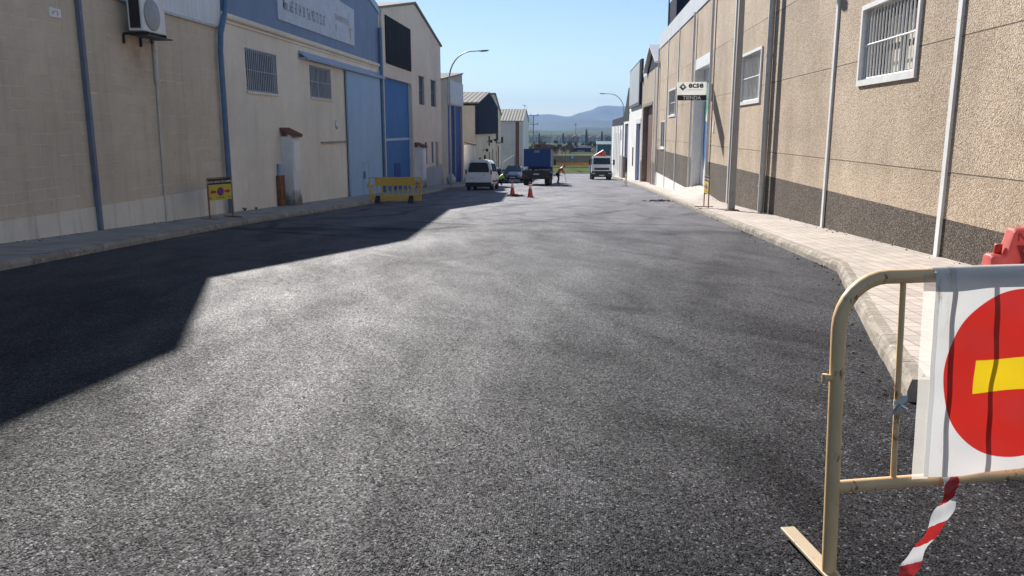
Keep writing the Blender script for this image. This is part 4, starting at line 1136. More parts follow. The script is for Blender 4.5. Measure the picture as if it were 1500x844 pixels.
def hatchback(name, label, paintm, cat='car'):
    t = thing(name, label, cat, (0, 0, 0))
    P = [(.72, .25), (.86, .38), (.875, .75), (.85, .92), (.70, 1.36), (.55, 1.48), (.25, 1.51)]
    m_ = body_loft([(0, .1, lower(P, 1.0, .9)), (.3, .1, lower(P, 1.32, .98)), (.9, 0, P), (2.2, 0, P), (2.6, 0, lower(P, 1.34, 1)), (3.15, 0, lower(P, .98, .98)), (3.8, 0, lower(P, .84, .93)), (4.05, 0, lower(P, .68, .8))])
    m_.build('body', paintm, t, smooth=True)
    m_ = MB(); m_.prism([(-.6, 2.3, 1.47), (.6, 2.3, 1.47), (.76, 3.12, 1.0), (-.76, 3.12, 1.0)], (0, .03, .035)); m_.build('windscreen', M['glass'], t)
    m_ = MB(); m_.box(-.78, .78, 3.9, 4.1, .25, .42); m_.box(-.45, .45, 4.03, 4.09, .44, .58); m_.build('bumper', M['black'], t, .02)
    m_ = MB(); m_.box(-.26, .26, 4.1, 4.115, .36, .46); m_.build('number_plate', M['sign_white'], t)
    m_ = MB(); m_.prism([(-.62, .26, 1.3), (.62, .26, 1.3), (.7, .02, 1.0), (-.7, .02, 1.0)], (0, -.03, .03)); m_.build('rear_window', M['glass'], t)
    for s_ in (-1, 1):
        m_ = MB(); m_.box(s_*.45, s_*.76, 3.82, 4.02, .56, .72); m_.build('headlight', M['lamp_clear'], t, .03)
        m_ = MB(); m_.box(s_*.7, s_*.84, -.03, .1, .72, .95); m_.build('tail_light', M['lamp_red'], t, .02)
        m_ = MB(); m_.prism([(s_*.83, .75, .97), (s_*.83, 2.75, .97), (s_*.71, 2.3, 1.34), (s_*.71, .95, 1.34)], (s_*.035, 0, 0)); m_.build('side_window', M['glass'], t)
        m_ = MB(); m_.box(s_*.88, s_*1.05, 2.55, 2.68, .95, 1.1); m_.build('mirror', paintm, t, .02)
        wheel(t, s_*.76, .75, .3, .3, .19, s_); wheel(t, s_*.76, 3.25, .3, .3, .19, s_)
    return t
c = hatchback('parked_car', 'silver car facing the camera between white van and blue tipper truck', M['silver'])
c.location = (-6.15, 79.5, G(77.5)); c.rotation_euler = (math.atan(.043), 0, PI)
c = hatchback('parked_car', 'dark parked car half hidden behind the white van', M['dark_car'])
c.location = (-7.75, 73.0, G(75)); c.rotation_euler = (math.atan(-.043), 0, math.radians(-3))

# blue tipper truck seen from behind
t = thing('tipper_truck', 'tipper truck with tall blue body seen from behind in the road', 'truck', (0, 0, 0))
mb = MB()
for (xa, xb, ya, yb_) in ((-1.2, 1.2, 1.0, 1.08), (-1.2, 1.2, 4.6, 4.68), (-1.2, -1.12, 1.08, 4.6), (1.12, 1.2, 1.08, 4.6)): mb.box(xa, xb, ya, yb_, 1.55, 3.0)
mb.box(-1.12, 1.12, 1.08, 4.6, 1.55, 1.65)
for xx in (-1.17, -.6, 0, .6, 1.08): mb.box(xx, xx + .08, .95, 1.0, 1.56, 2.95)
mb.build('tipper_body', M['tipper_blue'], t)
mb = MB(); mb.box(-.25, .2, .93, .948, 2.7, 2.88); mb.build('body_plate', M['bar_grey'], t)
mb = MB(); mb.box(-1.2, 1.2, 0, 4.8, 1.0, 1.2); mb.box(-1.22, 1.22, -.06, 0.0, .55, 1.25); mb.box(-.45, .45, 0, 6.2, .7, 1.0); mb.build('chassis', M['truck_dark'], t, .01)
mb = MB()
for i in range(60):
    xx, yy, s_ = random.uniform(-1.05, 1.05), random.uniform(.1, .9), random.uniform(.06, .16)
    a0 = random.random()*3
    mb.prism([(xx + s_*math.cos(a0 + k*1.57), yy + s_*math.sin(a0 + k*1.57), 1.2) for k in range(4)], (random.uniform(-.03, .03), 0, s_*1.1))
mb.build('load', M['concrete'], t)
mb = MB(); mb.box(-.24, .24, -.075, -.062, .9, 1.0); mb.text('6183 DFH', (0, -.077, .915), (1,0,0), (0,0,1), .085, 1); mb.build('number_plate', [M['sign_white'], M['sign_black']], t, recalc=False)
for s_ in (-1, 1):
    mb = MB(); mb.box(s_*.85, s_*1.15, -.09, -.062, .72, .84); mb.build('tail_light', M['lamp_red'], t)
    for y in (1.1, 5.6): wheel(t, s_*.95, y, .48, .48, .42 if y < 3 else .28, s_)
    mb = MB(); mb.box(s_*1.22, s_*1.42, 6.2, 6.3, 1.7, 2.2); mb.tube([(s_*1.1, 6.25, 2.1), (s_*1.3, 6.25, 2.1)], .02, 5); mb.build('mirror', M['black'], t)
    mb = MB(); mb.box(s_*.72, s_*1.18, .42, .46, .18, .9); mb.build('mudflap', M['rubber'], t)
mb = MB(); mb.box(-1.15, 1.15, 5.0, 6.7, .75, 2.55); mb.build('cab', M['tipper_blue'], t, .08)
t.scale = (.93, 1, 1.0); t.location = (-3.42, 65.6, G(66.5)); t.rotation_euler = (math.atan(-.043), 0, math.radians(-1))

# white crane truck facing the camera
t = thing('crane_truck', 'white flatbed truck with red folded crane facing the camera at right road edge', 'truck', (0, 0, 0))
mb = MB()
ring = lambda y, z0, z1, w, w2: [(-w, y, z0), (w, y, z0), (w, y, (z0+z1)*.5), (w2, y, z1), (-w2, y, z1), (-w, y, (z0+z1)*.5)]
mb.loft([ring(-.0, .85, 1.75, 1.12, 1.1), ring(.02, .8, 1.8, 1.15, 1.12)], caps=True)
mb.mesh([(-1.15, .02, .8), (1.15, .02, .8), (1.15, .06, 1.75), (-1.15, .06, 1.75), (-1.08, .32, 2.72), (1.08, .32, 2.72), (-1.15, 1.75, .8), (1.15, 1.75, .8), (-1.08, 1.75, 2.75), (1.08, 1.75, 2.75)],
        [(0,1,2,3), (3,2,5,4), (4,5,9,8), (6,8,9,7), (0,6,7,1), (1,7,9,5,2), (0,3,4,8,6)])
mb.build('cab', M['van_white'], t, .05)
mb = MB(); mb.mesh([(-1.0, .045, 1.82), (1.0, .045, 1.82), (.95, .24, 2.55), (-.95, .24, 2.55), (-1.0, .09, 1.82), (1.0, .09, 1.82), (.95, .29, 2.55), (-.95, .29, 2.55)], [(0,1,2,3), (4,7,6,5), (0,4,5,1), (1,5,6,2), (2,6,7,3), (3,7,4,0)]); mb.build('windscreen', M['glass'], t)
mb = MB(); mb.box(-.85, .85, -.05, .03, 1.18, 1.42); mb.build('grille', M['black'], t, .02)
mb = MB(); mb.box(-1.18, 1.18, -.14, .25, .36, 1.04); mb.build('bumper', M['black'], t, .05)
mb = MB(); mb.box(-.28, .28, -.16, -.141, .5, .61); mb.build('number_plate', M['sign_white'], t)
for s_ in (-1, 1):
    mb = MB(); mb.box(s_*.78, s_*1.08, -.165, -.138, .72, .84); mb.build('headlight', M['lamp_clear'], t, .01)
    mb = MB(); mb.box(s_*1.3, s_*1.5, .3, .42, 1.75, 2.35); mb.tube([(s_*1.1, .38, 2.3), (s_*1.4, .38, 2.3)], .025, 5); mb.tube([(s_*1.1, .38, 1.85), (s_*1.4, .38, 1.85)], .025, 5); mb.build('mirror', M['black'], t)
    for y in (.75, 4.6): wheel(t, s_*.98, y, .46, .46, .3, s_)
    mb = MB(); mb.prism([(s_*1.135, .35, 1.8), (s_*1.135, 1.4, 1.8), (s_*1.08, 1.4, 2.5), (s_*1.08, .5, 2.5)], (s_*.035, 0, 0)); mb.build('side_window', M['glass'], t)
mb = MB(); mb.box(-1.2, 1.2, 2.6, 6.6, .98, 1.12); mb.box(-1.2, -1.14, 2.6, 6.6, 1.12, 1.6); mb.box(1.14, 1.2, 2.6, 6.6, 1.12, 1.6); mb.build('flatbed', M['tipper_blue'], t)
mb = MB(); mb.box(-.45, .45, .4, 6.5, .6, .95); mb.build('chassis', M['truck_dark'], t)
mb = MB(); mb.box(-.25, .25, 1.95, 2.35, .95, 2.5); mb.tube([(.0, 2.15, 2.4), (.25, 2.15, 3.3)], .16, 8); mb.tube([(.35, 2.15, 3.35), (-.75, 2.3, 2.75)], [.2, .13], 8); mb.tube([(.4, 2.2, 3.3), (.45, 2.2, 2.6)], .12, 8); mb.build('crane', M['crane_red'], t)
t.location = (2.72, 94, G(95)); t.rotation_euler = (math.atan(-.043), 0, math.radians(2))

# ================================================================== people
def skin_mesh(name, pts, edges, mat, parent, sub=2):
    me = bpy.data.meshes.new(name)
    off = wloc(parent) if parent is not None else Vector((0, 0, 0))
    me.from_pydata([Vector(p[:3]) - off for p in pts], edges, [])
    o = bpy.data.objects.new(name, me); col.objects.link(o)
    md = o.modifiers.new('skin', 'SKIN'); md.use_smooth_shade = True
    for v_, p in zip(me.skin_vertices[0].data, pts):
        r = p[3]; v_.radius = r if isinstance(r, tuple) else (r, r); v_.use_root = False
    me.skin_vertices[0].data[0].use_root = True
    ss = o.modifiers.new('sub', 'SUBSURF'); ss.levels = sub; ss.render_levels = sub
    dg = bpy.context.evaluated_depsgraph_get(); dg.update()
    nm = bpy.data.meshes.new_from_object(o.evaluated_get(dg))
    o.modifiers.clear(); o.data = nm; nm.name = name
    nm.materials.clear(); nm.materials.append(mat)
    for p in nm.polygons: p.use_smooth = True
    if parent is not None: o.parent = parent
    return o

def person(label, J, clothes, loc, rz, hair=True, cap=None):
    """J: joints (x forward, y left, z up)"""
    g_ = lambda n: J[n]
    names = ['pelvis', 'waist', 'chest', 'neck', 'head', 'crown', 'shl', 'ell', 'wrl', 'hal', 'shr', 'elr', 'wrr', 'har', 'hil', 'knl', 'anl', 'tol', 'hir', 'knr', 'anr', 'tor']
    rad = dict(pelvis=.135, waist=.125, chest=.15, neck=.055, head=.095, crown=.085, shl=.07, ell=.045, wrl=.032, hal=.04, shr=.07, elr=.045, wrr=.032, har=.04, hil=.095, knl=.062, anl=.042, tol=.04, hir=.095, knr=.062, anr=.042, tor=.04)
    E_ = [('pelvis','waist'),('waist','chest'),('chest','neck'),('neck','head'),('head','crown'),('chest','shl'),('shl','ell'),('ell','wrl'),('wrl','hal'),('chest','shr'),('shr','elr'),('elr','wrr'),('wrr','har'),('pelvis','hil'),('hil','knl'),('knl','anl'),('anl','tol'),('pelvis','hir'),('hir','knr'),('knr','anr'),('anr','tor')]
    ix = {n: i for i, n in enumerate(names)}
    body = skin_mesh('person', [(*J[n], rad[n]) for n in names], [(ix[a_], ix[b_]) for a_, b_ in E_], M['skin'], None)
    tag(body, label, 'person')
    def cloth(nm, chain_edges, mat, k, over={}):
        ns = []
        for a_, b_ in chain_edges:
            for n in (a_, b_):
                if n not in ns: ns.append(n)
        i2 = {n: i for i, n in enumerate(ns)}
        skin_mesh(nm, [(*J[n], over.get(n, rad[n] + k)) for n in ns], [(i2[a_], i2[b_]) for a_, b_ in chain_edges], mat, body)
    cloth('jacket', [('pelvis','waist'),('waist','chest'),('chest','shl'),('shl','ell'),('chest','shr'),('shr','elr')], clothes[0], .018)
    cloth('trousers', [('pelvis','hil'),('hil','knl'),('knl','anl'),('pelvis','hir'),('hir','knr'),('knr','anr')], clothes[1], .022)
    cloth('shoe', [('anl','tol')], M['black'], .012); cloth('shoe', [('anr','tor')], M['black'], .012)
    m_ = MB(); hd, cr = Vector(J['head']), Vector(J['crown']); 
    bm = bmesh.new(); bmesh.ops.create_uvsphere(bm, u_segments=14, v_segments=9, radius=.108)
    up_ = (cr - hd).normalized(); c0 = hd + up_ * .05
    m_.mesh([c0 + v_.co for v_ in bm.verts if True], [[v_.index for v_ in f_.verts] for f_ in bm.faces if (f_.calc_center_median().dot(up_) > -.015)], 0, True); bm.free()
    m_.build('hair' if cap is None else 'helmet', M['hair'] if cap is None else cap, body)
    body.location = loc; body.rotation_euler = (0, 0, rz)
    return body

# worker bending over, orange top, facing across the road
J = dict(pelvis=(-.08,0,.95), waist=(.02,0,1.12), chest=(.19,0,1.36), neck=(.33,0,1.48), head=(.43,0,1.52), crown=(.52,0,1.58),
         shl=(.24,.19,1.38), ell=(.36,.23,1.10), wrl=(.48,.12,.88), hal=(.50,.08,.81), shr=(.24,-.19,1.38), elr=(.38,-.21,1.12), wrr=(.52,-.08,.98), har=(.55,-.03,.92),
         hil=(-.1,.1,.88), knl=(.02,.12,.48), anl=(-.05,.13,.08), tol=(.1,.15,.04), hir=(-.1,-.1,.88), knr=(-.02,-.12,.48), anr=(-.16,-.13,.08), tor=(0,-.15,.04))
person('worker in orange top and navy trousers bending over in the road holding a shovel', J, (M['orange_vest'], M['navy_cloth']), (-1.7, 71, G(71)), math.radians(10))
mb = MB(); mb.tube([(-1.18, 71.05, G(71) + .95), (-1.05, 71.1, G(71) + .12)], .018, 6)
sh = thing('shovel', 'long-handled shovel held by the worker in orange', 'shovel', (-.8, 71.1, G(71)))
mb.build('handle', M['brown_wood'], sh)
mb = MB(); mb.prism([(-1.1, 71.02, G(71) + .14), (-1.1, 71.2, G(71) + .14), (-.9, 71.2, G(71) + .01), (-.9, 71.02, G(71) + .01)], (0.01, 0, .012)); mb.build('blade', M['steel'], sh)
# worker crouching in hi-viz by the parked cars
J = dict(pelvis=(-.15,0,.36), waist=(-.04,0,.55), chest=(.12,0,.76), neck=(.25,0,.88), head=(.33,0,.95), crown=(.37,0,1.06),
         shl=(.14,.19,.78), ell=(.3,.24,.55), wrl=(.5,.14,.42), hal=(.56,.1,.38), shr=(.14,-.19,.78), elr=(.3,-.24,.55), wrr=(.5,-.14,.4), har=(.56,-.1,.36),
         hil=(-.12,.1,.34), knl=(.3,.2,.5), anl=(.05,.18,.09), tol=(.2,.2,.04), hir=(-.12,-.1,.34), knr=(.3,-.18,.46), anr=(.0,-.16,.09), tor=(.15,-.18,.04))
person('worker in bright yellow-green vest crouching between the van and silver car', J, (M['hiviz'], M['navy_cloth']), (-6.45, 66.5, G(66.5)), math.radians(20), cap=None)
# crate by the truck
mb = MB(); mb.box(-3.6, -3.1, 99.6, 100.1, G(100), G(100) + .62); cr = thing('plastic_drum', 'off-white plastic container standing right of the blue tipper truck', 'container', (-3.35, 99.8, G(100)))
mb.build('body', M['reflect_white'], cr, .07); mb = MB(); mb.lathe([(0,0),(.1,0),(.1,.07),(0,.07)], (-3.35, 99.85, G(100) + .62), seg=14); mb.build('cap', M['cone_red'], cr)
# rubbish sack at the corner
bm = bmesh.new(); bmesh.ops.create_icosphere(bm, subdivisions=3, radius=.38)
random.seed(3)
for v_ in bm.verts:
    n = 1 + .12 * math.sin(v_.co.x * 17 + v_.co.z * 9) * math.sin(v_.co.y * 13 + 2)
    v_.co *= n; v_.co.z = v_.co.z * 1.15 if v_.co.z < .2 else v_.co.z * 1.6; 
    k = max(.25, 1 - max(0, v_.co.z - .1) * 1.15); v_.co.x *= k; v_.co.y *= k
    v_.co.z = max(v_.co.z, -.33)
me = bpy.data.meshes.new('rubbish_sack'); bm.to_mesh(me); bm.free(); me.materials.append(paint('white_sack', (.5, .52, .56), .45, .1, 6))
for p in me.polygons: p.use_smooth = True
o = bpy.data.objects.new('rubbish_sack', me); col.objects.link(o); o.location = (-10.05, 63.2, G(63.2) + .46)
tag(o, 'white tied sack standing at the foot of wall beside deep blue doors', 'sack')

# ================================================================== foreground barrier
BO = Vector((1.009, 2.962, G(2.962)))
TILT = math.tan(math.radians(3.98))
bu = Vector((math.cos(math.radians(13.98)), math.sin(math.radians(13.98)), 0)); bn = Vector((bu.y, -bu.x, 0))   # bn points to the camera side
def B(s, z, n=0): return Vector((BO.x, BO.y, 0)) + bu * s + bn * (n - (z - BO.z) * TILT) + Vector((0, 0, z))
BL, zt, zb, g0 = 1.65, 1.055, .24, G(2.962)
t = thing('crowd_barrier', 'cream-painted steel tube barrier with rust spots in the foreground at right', 'barrier', BO)
pts = [B(0, g0 + .01), B(0, .3), B(0, .8)]; R_ = .19
for i in range(9):
    a = PI - PI/2 * i / 8; pts.append(B(R_ + R_*math.cos(a), zt - R_ + R_*math.sin(a)))
for i in range(9):
    a = PI/2 - PI/2 * i / 8; pts.append(B(BL - R_ + R_*math.cos(a), zt - R_ + R_*math.sin(a)))
pts += [B(BL, .8), B(BL, .3), B(BL, g0 + .01)]
mb = MB(); mb.tube(pts, .0275, 18); mb.build('frame_tube', M['barrier'], t)
mb = MB(); mb.tube([B(.015, zb), B(BL - .015, zb)], .0245, 16)
mb.build('bottom_rail', M['barrier'], t)
for i in range(7):
    s_ = .259 + i * .189
    mb = MB(); mb.tube([B(s_, zb + .012), B(s_, zt - .018)], .0115, 10); mb.build('bar', M['barrier'], t)
for s_ in (0, BL):
    mb = MB(); dv = Vector((-.2, .98, 0)).normalized()
    p0, p1 = B(s_, g0 + .012) - dv * .36, B(s_, g0 + .012) + dv * .36; sd_ = Vector((dv.y, -dv.x, 0)) * .032
    mb.prism([p0 - sd_, p0 + sd_, p1 + sd_, p1 - sd_], (0, 0, .014)); mb.build('foot', rusty('worn_cream_paint', (.52, .42, .28), amt=.7, lo=.58), t, .003)
mb = MB(); q = B(-.02, .675); mb.tube([q, q - bu * .035], .014, 10); mb.tube([q - bu*.03 + Vector((0,0,.016)), q - bu*.03 - Vector((0,0,.016))], .011, 8)
mb.build('hook', M['barrier'], t)

# printed plastic sheet (translucent, creased)
def sheet_mat():
    m = NT('printed_sheet')
    uv = m.n('UVMap').outputs[0]
    u, v_, _ = m.xyz(uv)
    du, dv = m.math('SUBTRACT', u, .392), m.math('SUBTRACT', v_, .385)
    dv2 = m.math('MULTIPLY', dv, 1.0)
    r = m.math('SQRT', m.math('ADD', m.math('MULTIPLY', du, du), m.math('MULTIPLY', dv2, dv2)))
    disc = m.ramp(r, .334, .336, 1, 0)
    bar = m.math('MULTIPLY', m.ramp(m.math('ABSOLUTE', du), .2035, .205, 1, 0), m.ramp(m.math('ABSOLUTE', dv), .0655, .067, 1, 0))
    f = m.ramp(m.noise(2.2, 6), .3, .7)
    wh = m.mix(f, (.74, .73, .71), (.82, .82, .81))
    dirt = m.math('MULTIPLY', m.ramp(m.noise(7, 8, .7), .58, .68, 0, .6), m.ramp(u, .0, .16, 1, .1))
    dirt = m.math('MAXIMUM', dirt, m.math('MULTIPLY', m.ramp(m.noise(4, 7, .75, vec=m.n('CombineXYZ', {0: m.math('MULTIPLY', u, 5), 1: v_, 2: 0.0}).outputs[0]), .5, .62, 0, .75), m.math('MULTIPLY', m.ramp(u, .03, .12, 1, 0), m.ramp(v_, .45, .75))))
    wh = m.mix(dirt, wh, (.33, .25, .18))
    seam = m.math('MULTIPLY', m.ramp(m.math('ABSOLUTE', m.math('SUBTRACT', u, .085)), .0008, .0016, .5, 0), 1)
    wh = m.mix(seam, wh, (.4, .38, .36))
    cc = m.mix(disc, wh, m.mix(f, (.56, .022, .015), (.64, .03, .02)))
    cc = m.mix(bar, cc, (.86, .60, .015))
    m.fin(cc, .38, m.bump(m.noise(3.2, 4, .5, sc=(1, 1, 1)), .25, .02), 0, .45)
    tr = m.n('BsdfTranslucent', {'Color': cc})
    mx = m.n('MixShader', {0: .33, 1: m.b.outputs[0], 2: tr.outputs[0]})
    m.t.links.new(mx.outputs[0], m.out.inputs[0])
    return m.m
M['sheet'] = sheet_mat()
def clear_mat():
    m = NT('clear_film')
    m.fin(paint and (.7, .68, .64), .3)
    tb = m.n('BsdfTransparent', {'Color': (.93, .92, .90)})
    tl = m.n('BsdfTranslucent', {'Color': (.85, .83, .78)}); m1 = m.n('MixShader', {0: .6, 1: m.b.outputs[0], 2: tl.outputs[0]})
    mx = m.n('MixShader', {0: .5, 1: m1.outputs[0], 2: tb.outputs[0]})
    m.t.links.new(mx.outputs[0], m.out.inputs[0])
    return m.m
M['film'] = clear_mat()
SW, SH, s0 = .92, .79, .371
sh = thing('no_entry_sheet', 'white plastic sheet printed with red no-entry disc and yellow bar on foreground barrier', 'sign sheet', B(s0 + SW/2, .69, .03))
def sheet_pt(u, v_):
    """u along, v down from the top rail; creased and hanging loose towards the bottom"""
    n = .036 + .016 * math.sin(u * 9 + 1.2 + v_ * 2) * v_ + .012 * math.sin(u * 21 + v_ * 7) * (.3 + v_) * .6 + .010 * math.sin(v_ * 15 + u * 7 + 1.5 * math.sin(u * 6)) + .006 * math.sin(v_ * 31 - u * 11) + .02 * v_ * v_
    e_ = min(1, max(0, u) / .22); n = .034 + (n - .034) * (.15 + .4 * e_)
    sag = -.012 * math.sin(u / SW * PI * 2.2 + .6) * (v_ / SH) ** 2
    lean = -.006 * (v_ / SH)
    z = zt + .012 - v_ + sag
    if v_ < .05: n = .0305 + (n - .0305) * (v_ / .05)
    return B(s0 + u + lean, z, n)
mb = MB(); NU, NV = 60, 56
for i in range(NU):
    for j in range(NV):
        u0, u1, w0, w1 = SW*i/NU, SW*(i+1)/NU, SH*j/NV, SH*(j+1)/NV
        q = [(u0, w1), (u1, w1), (u1, w0), (u0, w0)]
        mb.face([sheet_pt(*p) for p in q], 0, True, [(p[0], SH - p[1]) for p in q])
# fold over the top rail
for i in range(NU):
    u0, u1 = SW*i/NU, SW*(i+1)/NU
    for k in range(8):
        a0, a1 = PI * k / 8, PI * (k + 1) / 8
        def fp(u, a): return B(s0 + u, zt + .012, 0) + bn * (.0305 * math.cos(a)) + Vector((0, 0, .021 * math.sin(a)))
        mb.face([fp(u0, a0), fp(u1, a0), fp(u1, a1), fp(u0, a1)], 0, True, [(u0, SH + .01)] * 4)
mb.build('printed_panel', M['sheet'], sh, weld=True, recalc=False)
mb = MB()
def film_pt(u, v_):
    p = sheet_pt(max(u, 0), v_)
    return p + bu * min(u, 0) + bn * (-.004)
for j in range(NV):
    w0, w1 = SH*1.01*j/NV, SH*1.01*(j+1)/NV
    for u0, u1 in ((-.048, -.02), (-.02, .02)):
        mb.face([film_pt(u0, w1), film_pt(u1, w1), film_pt(u1, w0), film_pt(u0, w0)], 0, True)
mb.build('clear_border', M['film'], sh, weld=True)

# red and white tape
def tape_mat():
    m = NT('barrier_tape')
    u, v_, _ = m.xyz(m.n('UVMap').outputs[0])
    st_ = m.math('GREATER_THAN', m.math('FRACT', m.math('DIVIDE', m.math('ADD', u, m.math('MULTIPLY', v_, .5)), .19)), .5)
    cc = m.mix(st_, (.74, .73, .72), (.52, .03, .03))
    m.fin(cc, .35, m.bump(m.noise(25, 3), .3, .01), 0, .5)
    tr = m.n('BsdfTranslucent', {'Color': cc}); mx = m.n('MixShader', {0: .3, 1: m.b.outputs[0], 2: tr.outputs[0]})
    m.t.links.new(mx.outputs[0], m.out.inputs[0])
    return m.m
M['tape'] = tape_mat()
def tape(pts, w, label, wdir):
    m_ = MB(); P = []
    pts = [Vector(p) for p in pts]
    # Catmull-Rom
    for i in range(len(pts) - 1):
        p0, p1, p2, p3 = pts[max(0, i-1)], pts[i], pts[i+1], pts[min(len(pts)-1, i+2)]
        for k in range(10):
            t_ = k / 10
            P.append(.5 * ((2*p1) + (p2-p0)*t_ + (2*p0-5*p1+4*p2-p3)*t_*t_ + (3*p1-p0-3*p2+p3)*t_**3))
    P.append(pts[-1])
    L = 0; prev = None
    for i, p in enumerate(P):
        tn = (P[min(i+1, len(P)-1)] - P[max(i-1, 0)]).normalized()
        wd_ = (Vector(wdir) - tn * Vector(wdir).dot(tn)).normalized()
        ax = tn.cross(wd_)
        tw = .25 * math.sin(i * .35)
        wd_ = wd_ * math.cos(tw) + ax * math.sin(tw)
        rowp = []
        for e in (-1, -.33, .33, 1): rowp.append(p + wd_ * w/2 * e + ax * .006 * math.sin(e * 3 + i * .6))
        if prev:
            l1 = L + (p - P[i-1]).length
            for k in range(3):
                e0, e1 = (k / 3) * w * 2, ((k + 1) / 3) * w * 2
                m_.face([prev[k], prev[k+1], rowp[k+1], rowp[k]], 0, True, [(L, e0), (L, e1), (l1, e1), (l1, e0)])
            L = l1
        prev = rowp
    return tag(m_.build('barrier_tape', M['tape'], weld=True, recalc=False), label, 'tape')
tape([B(.485, .28, -.02), B(.475, .24, .05), B(.45, .15, .06), B(.39, .03, .05), B(.33, -.08, .04), B(.29, -.117, .07), B(.2, -.121, .22)], .065, 'red and white striped tape hanging from the barrier down to the asphalt', bu)
tape([B(.485, .27, -.035), B(.62, .262, -.06), B(.8, .235, -.08), B(1.05, .225, -.07), B(1.3, .24, -.05), B(BL + .25, .262, -.04)], .06, 'red and white striped tape stretched along behind bottom rail', (0, .5, 1))
# plastic tie knotted to the first bar
mb = MB()
random.seed(5)
kp = B(.259, .56, .0)
for i in range(9):
    a = random.uniform(0, 2*PI); d = bu * math.cos(a) * .05 + Vector((0, 0, math.sin(a) * .05 - (.05 if i % 3 == 0 else 0))) + bn * random.uniform(0, .03)
    sd_ = Vector((random.uniform(-1, 1), random.uniform(-1, 1), random.uniform(-1, 1))).normalized() * .009
    p0 = kp + bn * .011
    mb.face([p0 - sd_, p0 + sd_, p0 + d * .6 + sd_ * 1.4, p0 + d + sd_*.2, p0 + d * .7 - sd_])
mb.tube([kp + Vector((0, 0, -.012)), kp + Vector((0, 0, .012))], .0135, 10)
tag(mb.build('plastic_tie', paint('grey_film', (.6, .6, .6), .3, .1, 20)), 'torn translucent plastic tie knotted round the first thin bar', 'plastic tie')

# red water-filled barrier on the pavement
wb = thing('water_barrier', 'faded red plastic water-filled barrier on right pavement behind the sheet', 'barrier', (4.7, 8.05, G(8) + .15))
g = G(8) + .15
th = math.radians(-4); wu = Vector((math.cos(th), math.sin(th), 0)); wn = Vector((wu.y, -wu.x, 0))
def Wp(s_, z, n): return Vector((3.99, 8.0, g)) + wu * s_ + wn * n + Vector((0, 0, z))
mb = MB()
def wring(s_, zt_, k=1.0):
    return [Wp(s_, 0, .25*k), Wp(s_, .16, .24*k), Wp(s_, .52, .12*k), Wp(s_, zt_ - .02, .10*k), Wp(s_, zt_, .06*k), Wp(s_, zt_, -.06*k), Wp(s_, zt_ - .02, -.10*k), Wp(s_, .52, -.12*k), Wp(s_, .16, -.24*k), Wp(s_, 0, -.25*k)]
mb.loft([wring(-.03, .61, .9), wring(-.01, .625), wring(.10, .625), wring(.105, .66), wring(.15, .865), wring(.17, .875), wring(.26, .885), wring(.33, .925), wring(.62, .93), wring(.70, .905), wring(.9, .885), wring(.93, .86), wring(.95, .66), wring(1.05, .625), wring(1.08, .61, .9)], 0, False)
mb.build('body', M['red_plastic'], wb, .012)
mb = MB(); mb.lathe([(0,0),(.035,0),(.035,.09),(.03,.1),(0,.1)], tuple(Wp(.06, .62, 0)), seg=14); mb.build('filler_cap', M['sign_red'], wb)
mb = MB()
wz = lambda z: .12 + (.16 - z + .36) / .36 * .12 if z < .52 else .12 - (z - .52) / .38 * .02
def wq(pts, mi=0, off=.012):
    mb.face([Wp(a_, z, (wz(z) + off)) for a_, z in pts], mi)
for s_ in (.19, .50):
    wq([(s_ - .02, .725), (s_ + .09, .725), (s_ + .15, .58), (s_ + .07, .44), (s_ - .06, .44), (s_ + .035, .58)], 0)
mb.build('recess_shade', paint('red_shadow_plastic', (.30, .018, .02), .5, .1, 6), wb, recalc=False)  # darker red faces laid on the front, shade of moulded chevrons in colour
mb = MB()
for s_ in (.235, .545): wq([(s_ - .015, .69), (s_ + .04, .69), (s_ + .1, .575), (s_ + .04, .47), (s_ - .03, .47), (s_ + .035, .575)], 0, .02)
mb.build('rib', M['red_plastic'], wb, recalc=False)
mb = MB(); o_ = Wp(.172, .765, .1035 + .004); mb.text('NISAFE', o_, wu, (0, 0, 1), .115, 0, .012, 'LEFT'); mb.build('embossed_word', paint('red_emboss', (.36, .03, .03), .5), wb, recalc=False)

# ================================================================== background
# grass verge and things beyond the cross street
mb = MB()
for a, b_ in zip(range(-60, 60, 4), range(-56, 64, 4)):
    for y0, y1, z0, z1 in ((141.5, 151, G(141) + .02, -4.95), (151, 170, -4.95, -5.3)):
        mb.face([(a, y0, z0), (b_, y0, z0), (b_, y1, z1), (a, y1, z1)])
tag(mb.build('verge', paint('verge_grass', (.075, .11, .025), .95, .3, .6, 0, .02, dirt=(.12, .1, .05), dirt_amt=.4), weld=True), kind='structure')
mb = MB(); mb.box(-60, 60, 141.0, 141.45, G(141) - .1, G(141) + .14); tag(mb.build('kerb', M['kerb']), kind='structure')
f = thing('safety_fence', 'long low orange plastic safety fence across the end of the street', 'fence', (-2, 150.2, -5))
mb = MB(); mb.box(-14, 10, 150.15, 150.2, -4.85, -4.3); mb.build('netting', paint('orange_net', (.62, .25, .05), .7, .15, 2), f)
for i in range(9):
    mb = MB(); mb.tube([(-13.9 + i*2.97, 150.24, -5.1), (-13.9 + i*2.97, 150.24, -4.1)], .03, 5); mb.build('post', M['bar_grey'], f)
f = thing('boundary_wall', 'long low taupe boundary wall behind the orange fence', 'wall', (-2, 166, -5.2))
mb = MB(); mb.box(-22, 16, 166, 166.2, -6.2, -3.55); mb.build('wall', paint('taupe_wall', (.20, .17, .14), .9, .2, .7, 0, .05), f)
mb = MB(); mb.box(-22, 16, 165.9, 166.3, -3.548, -3.4); mb.build('coping', M['concrete'], f)
rs = thing('road_sign', 'round blue road sign on a thin post at the end of the street', 'road sign', (-1.15, 147, -5.4))
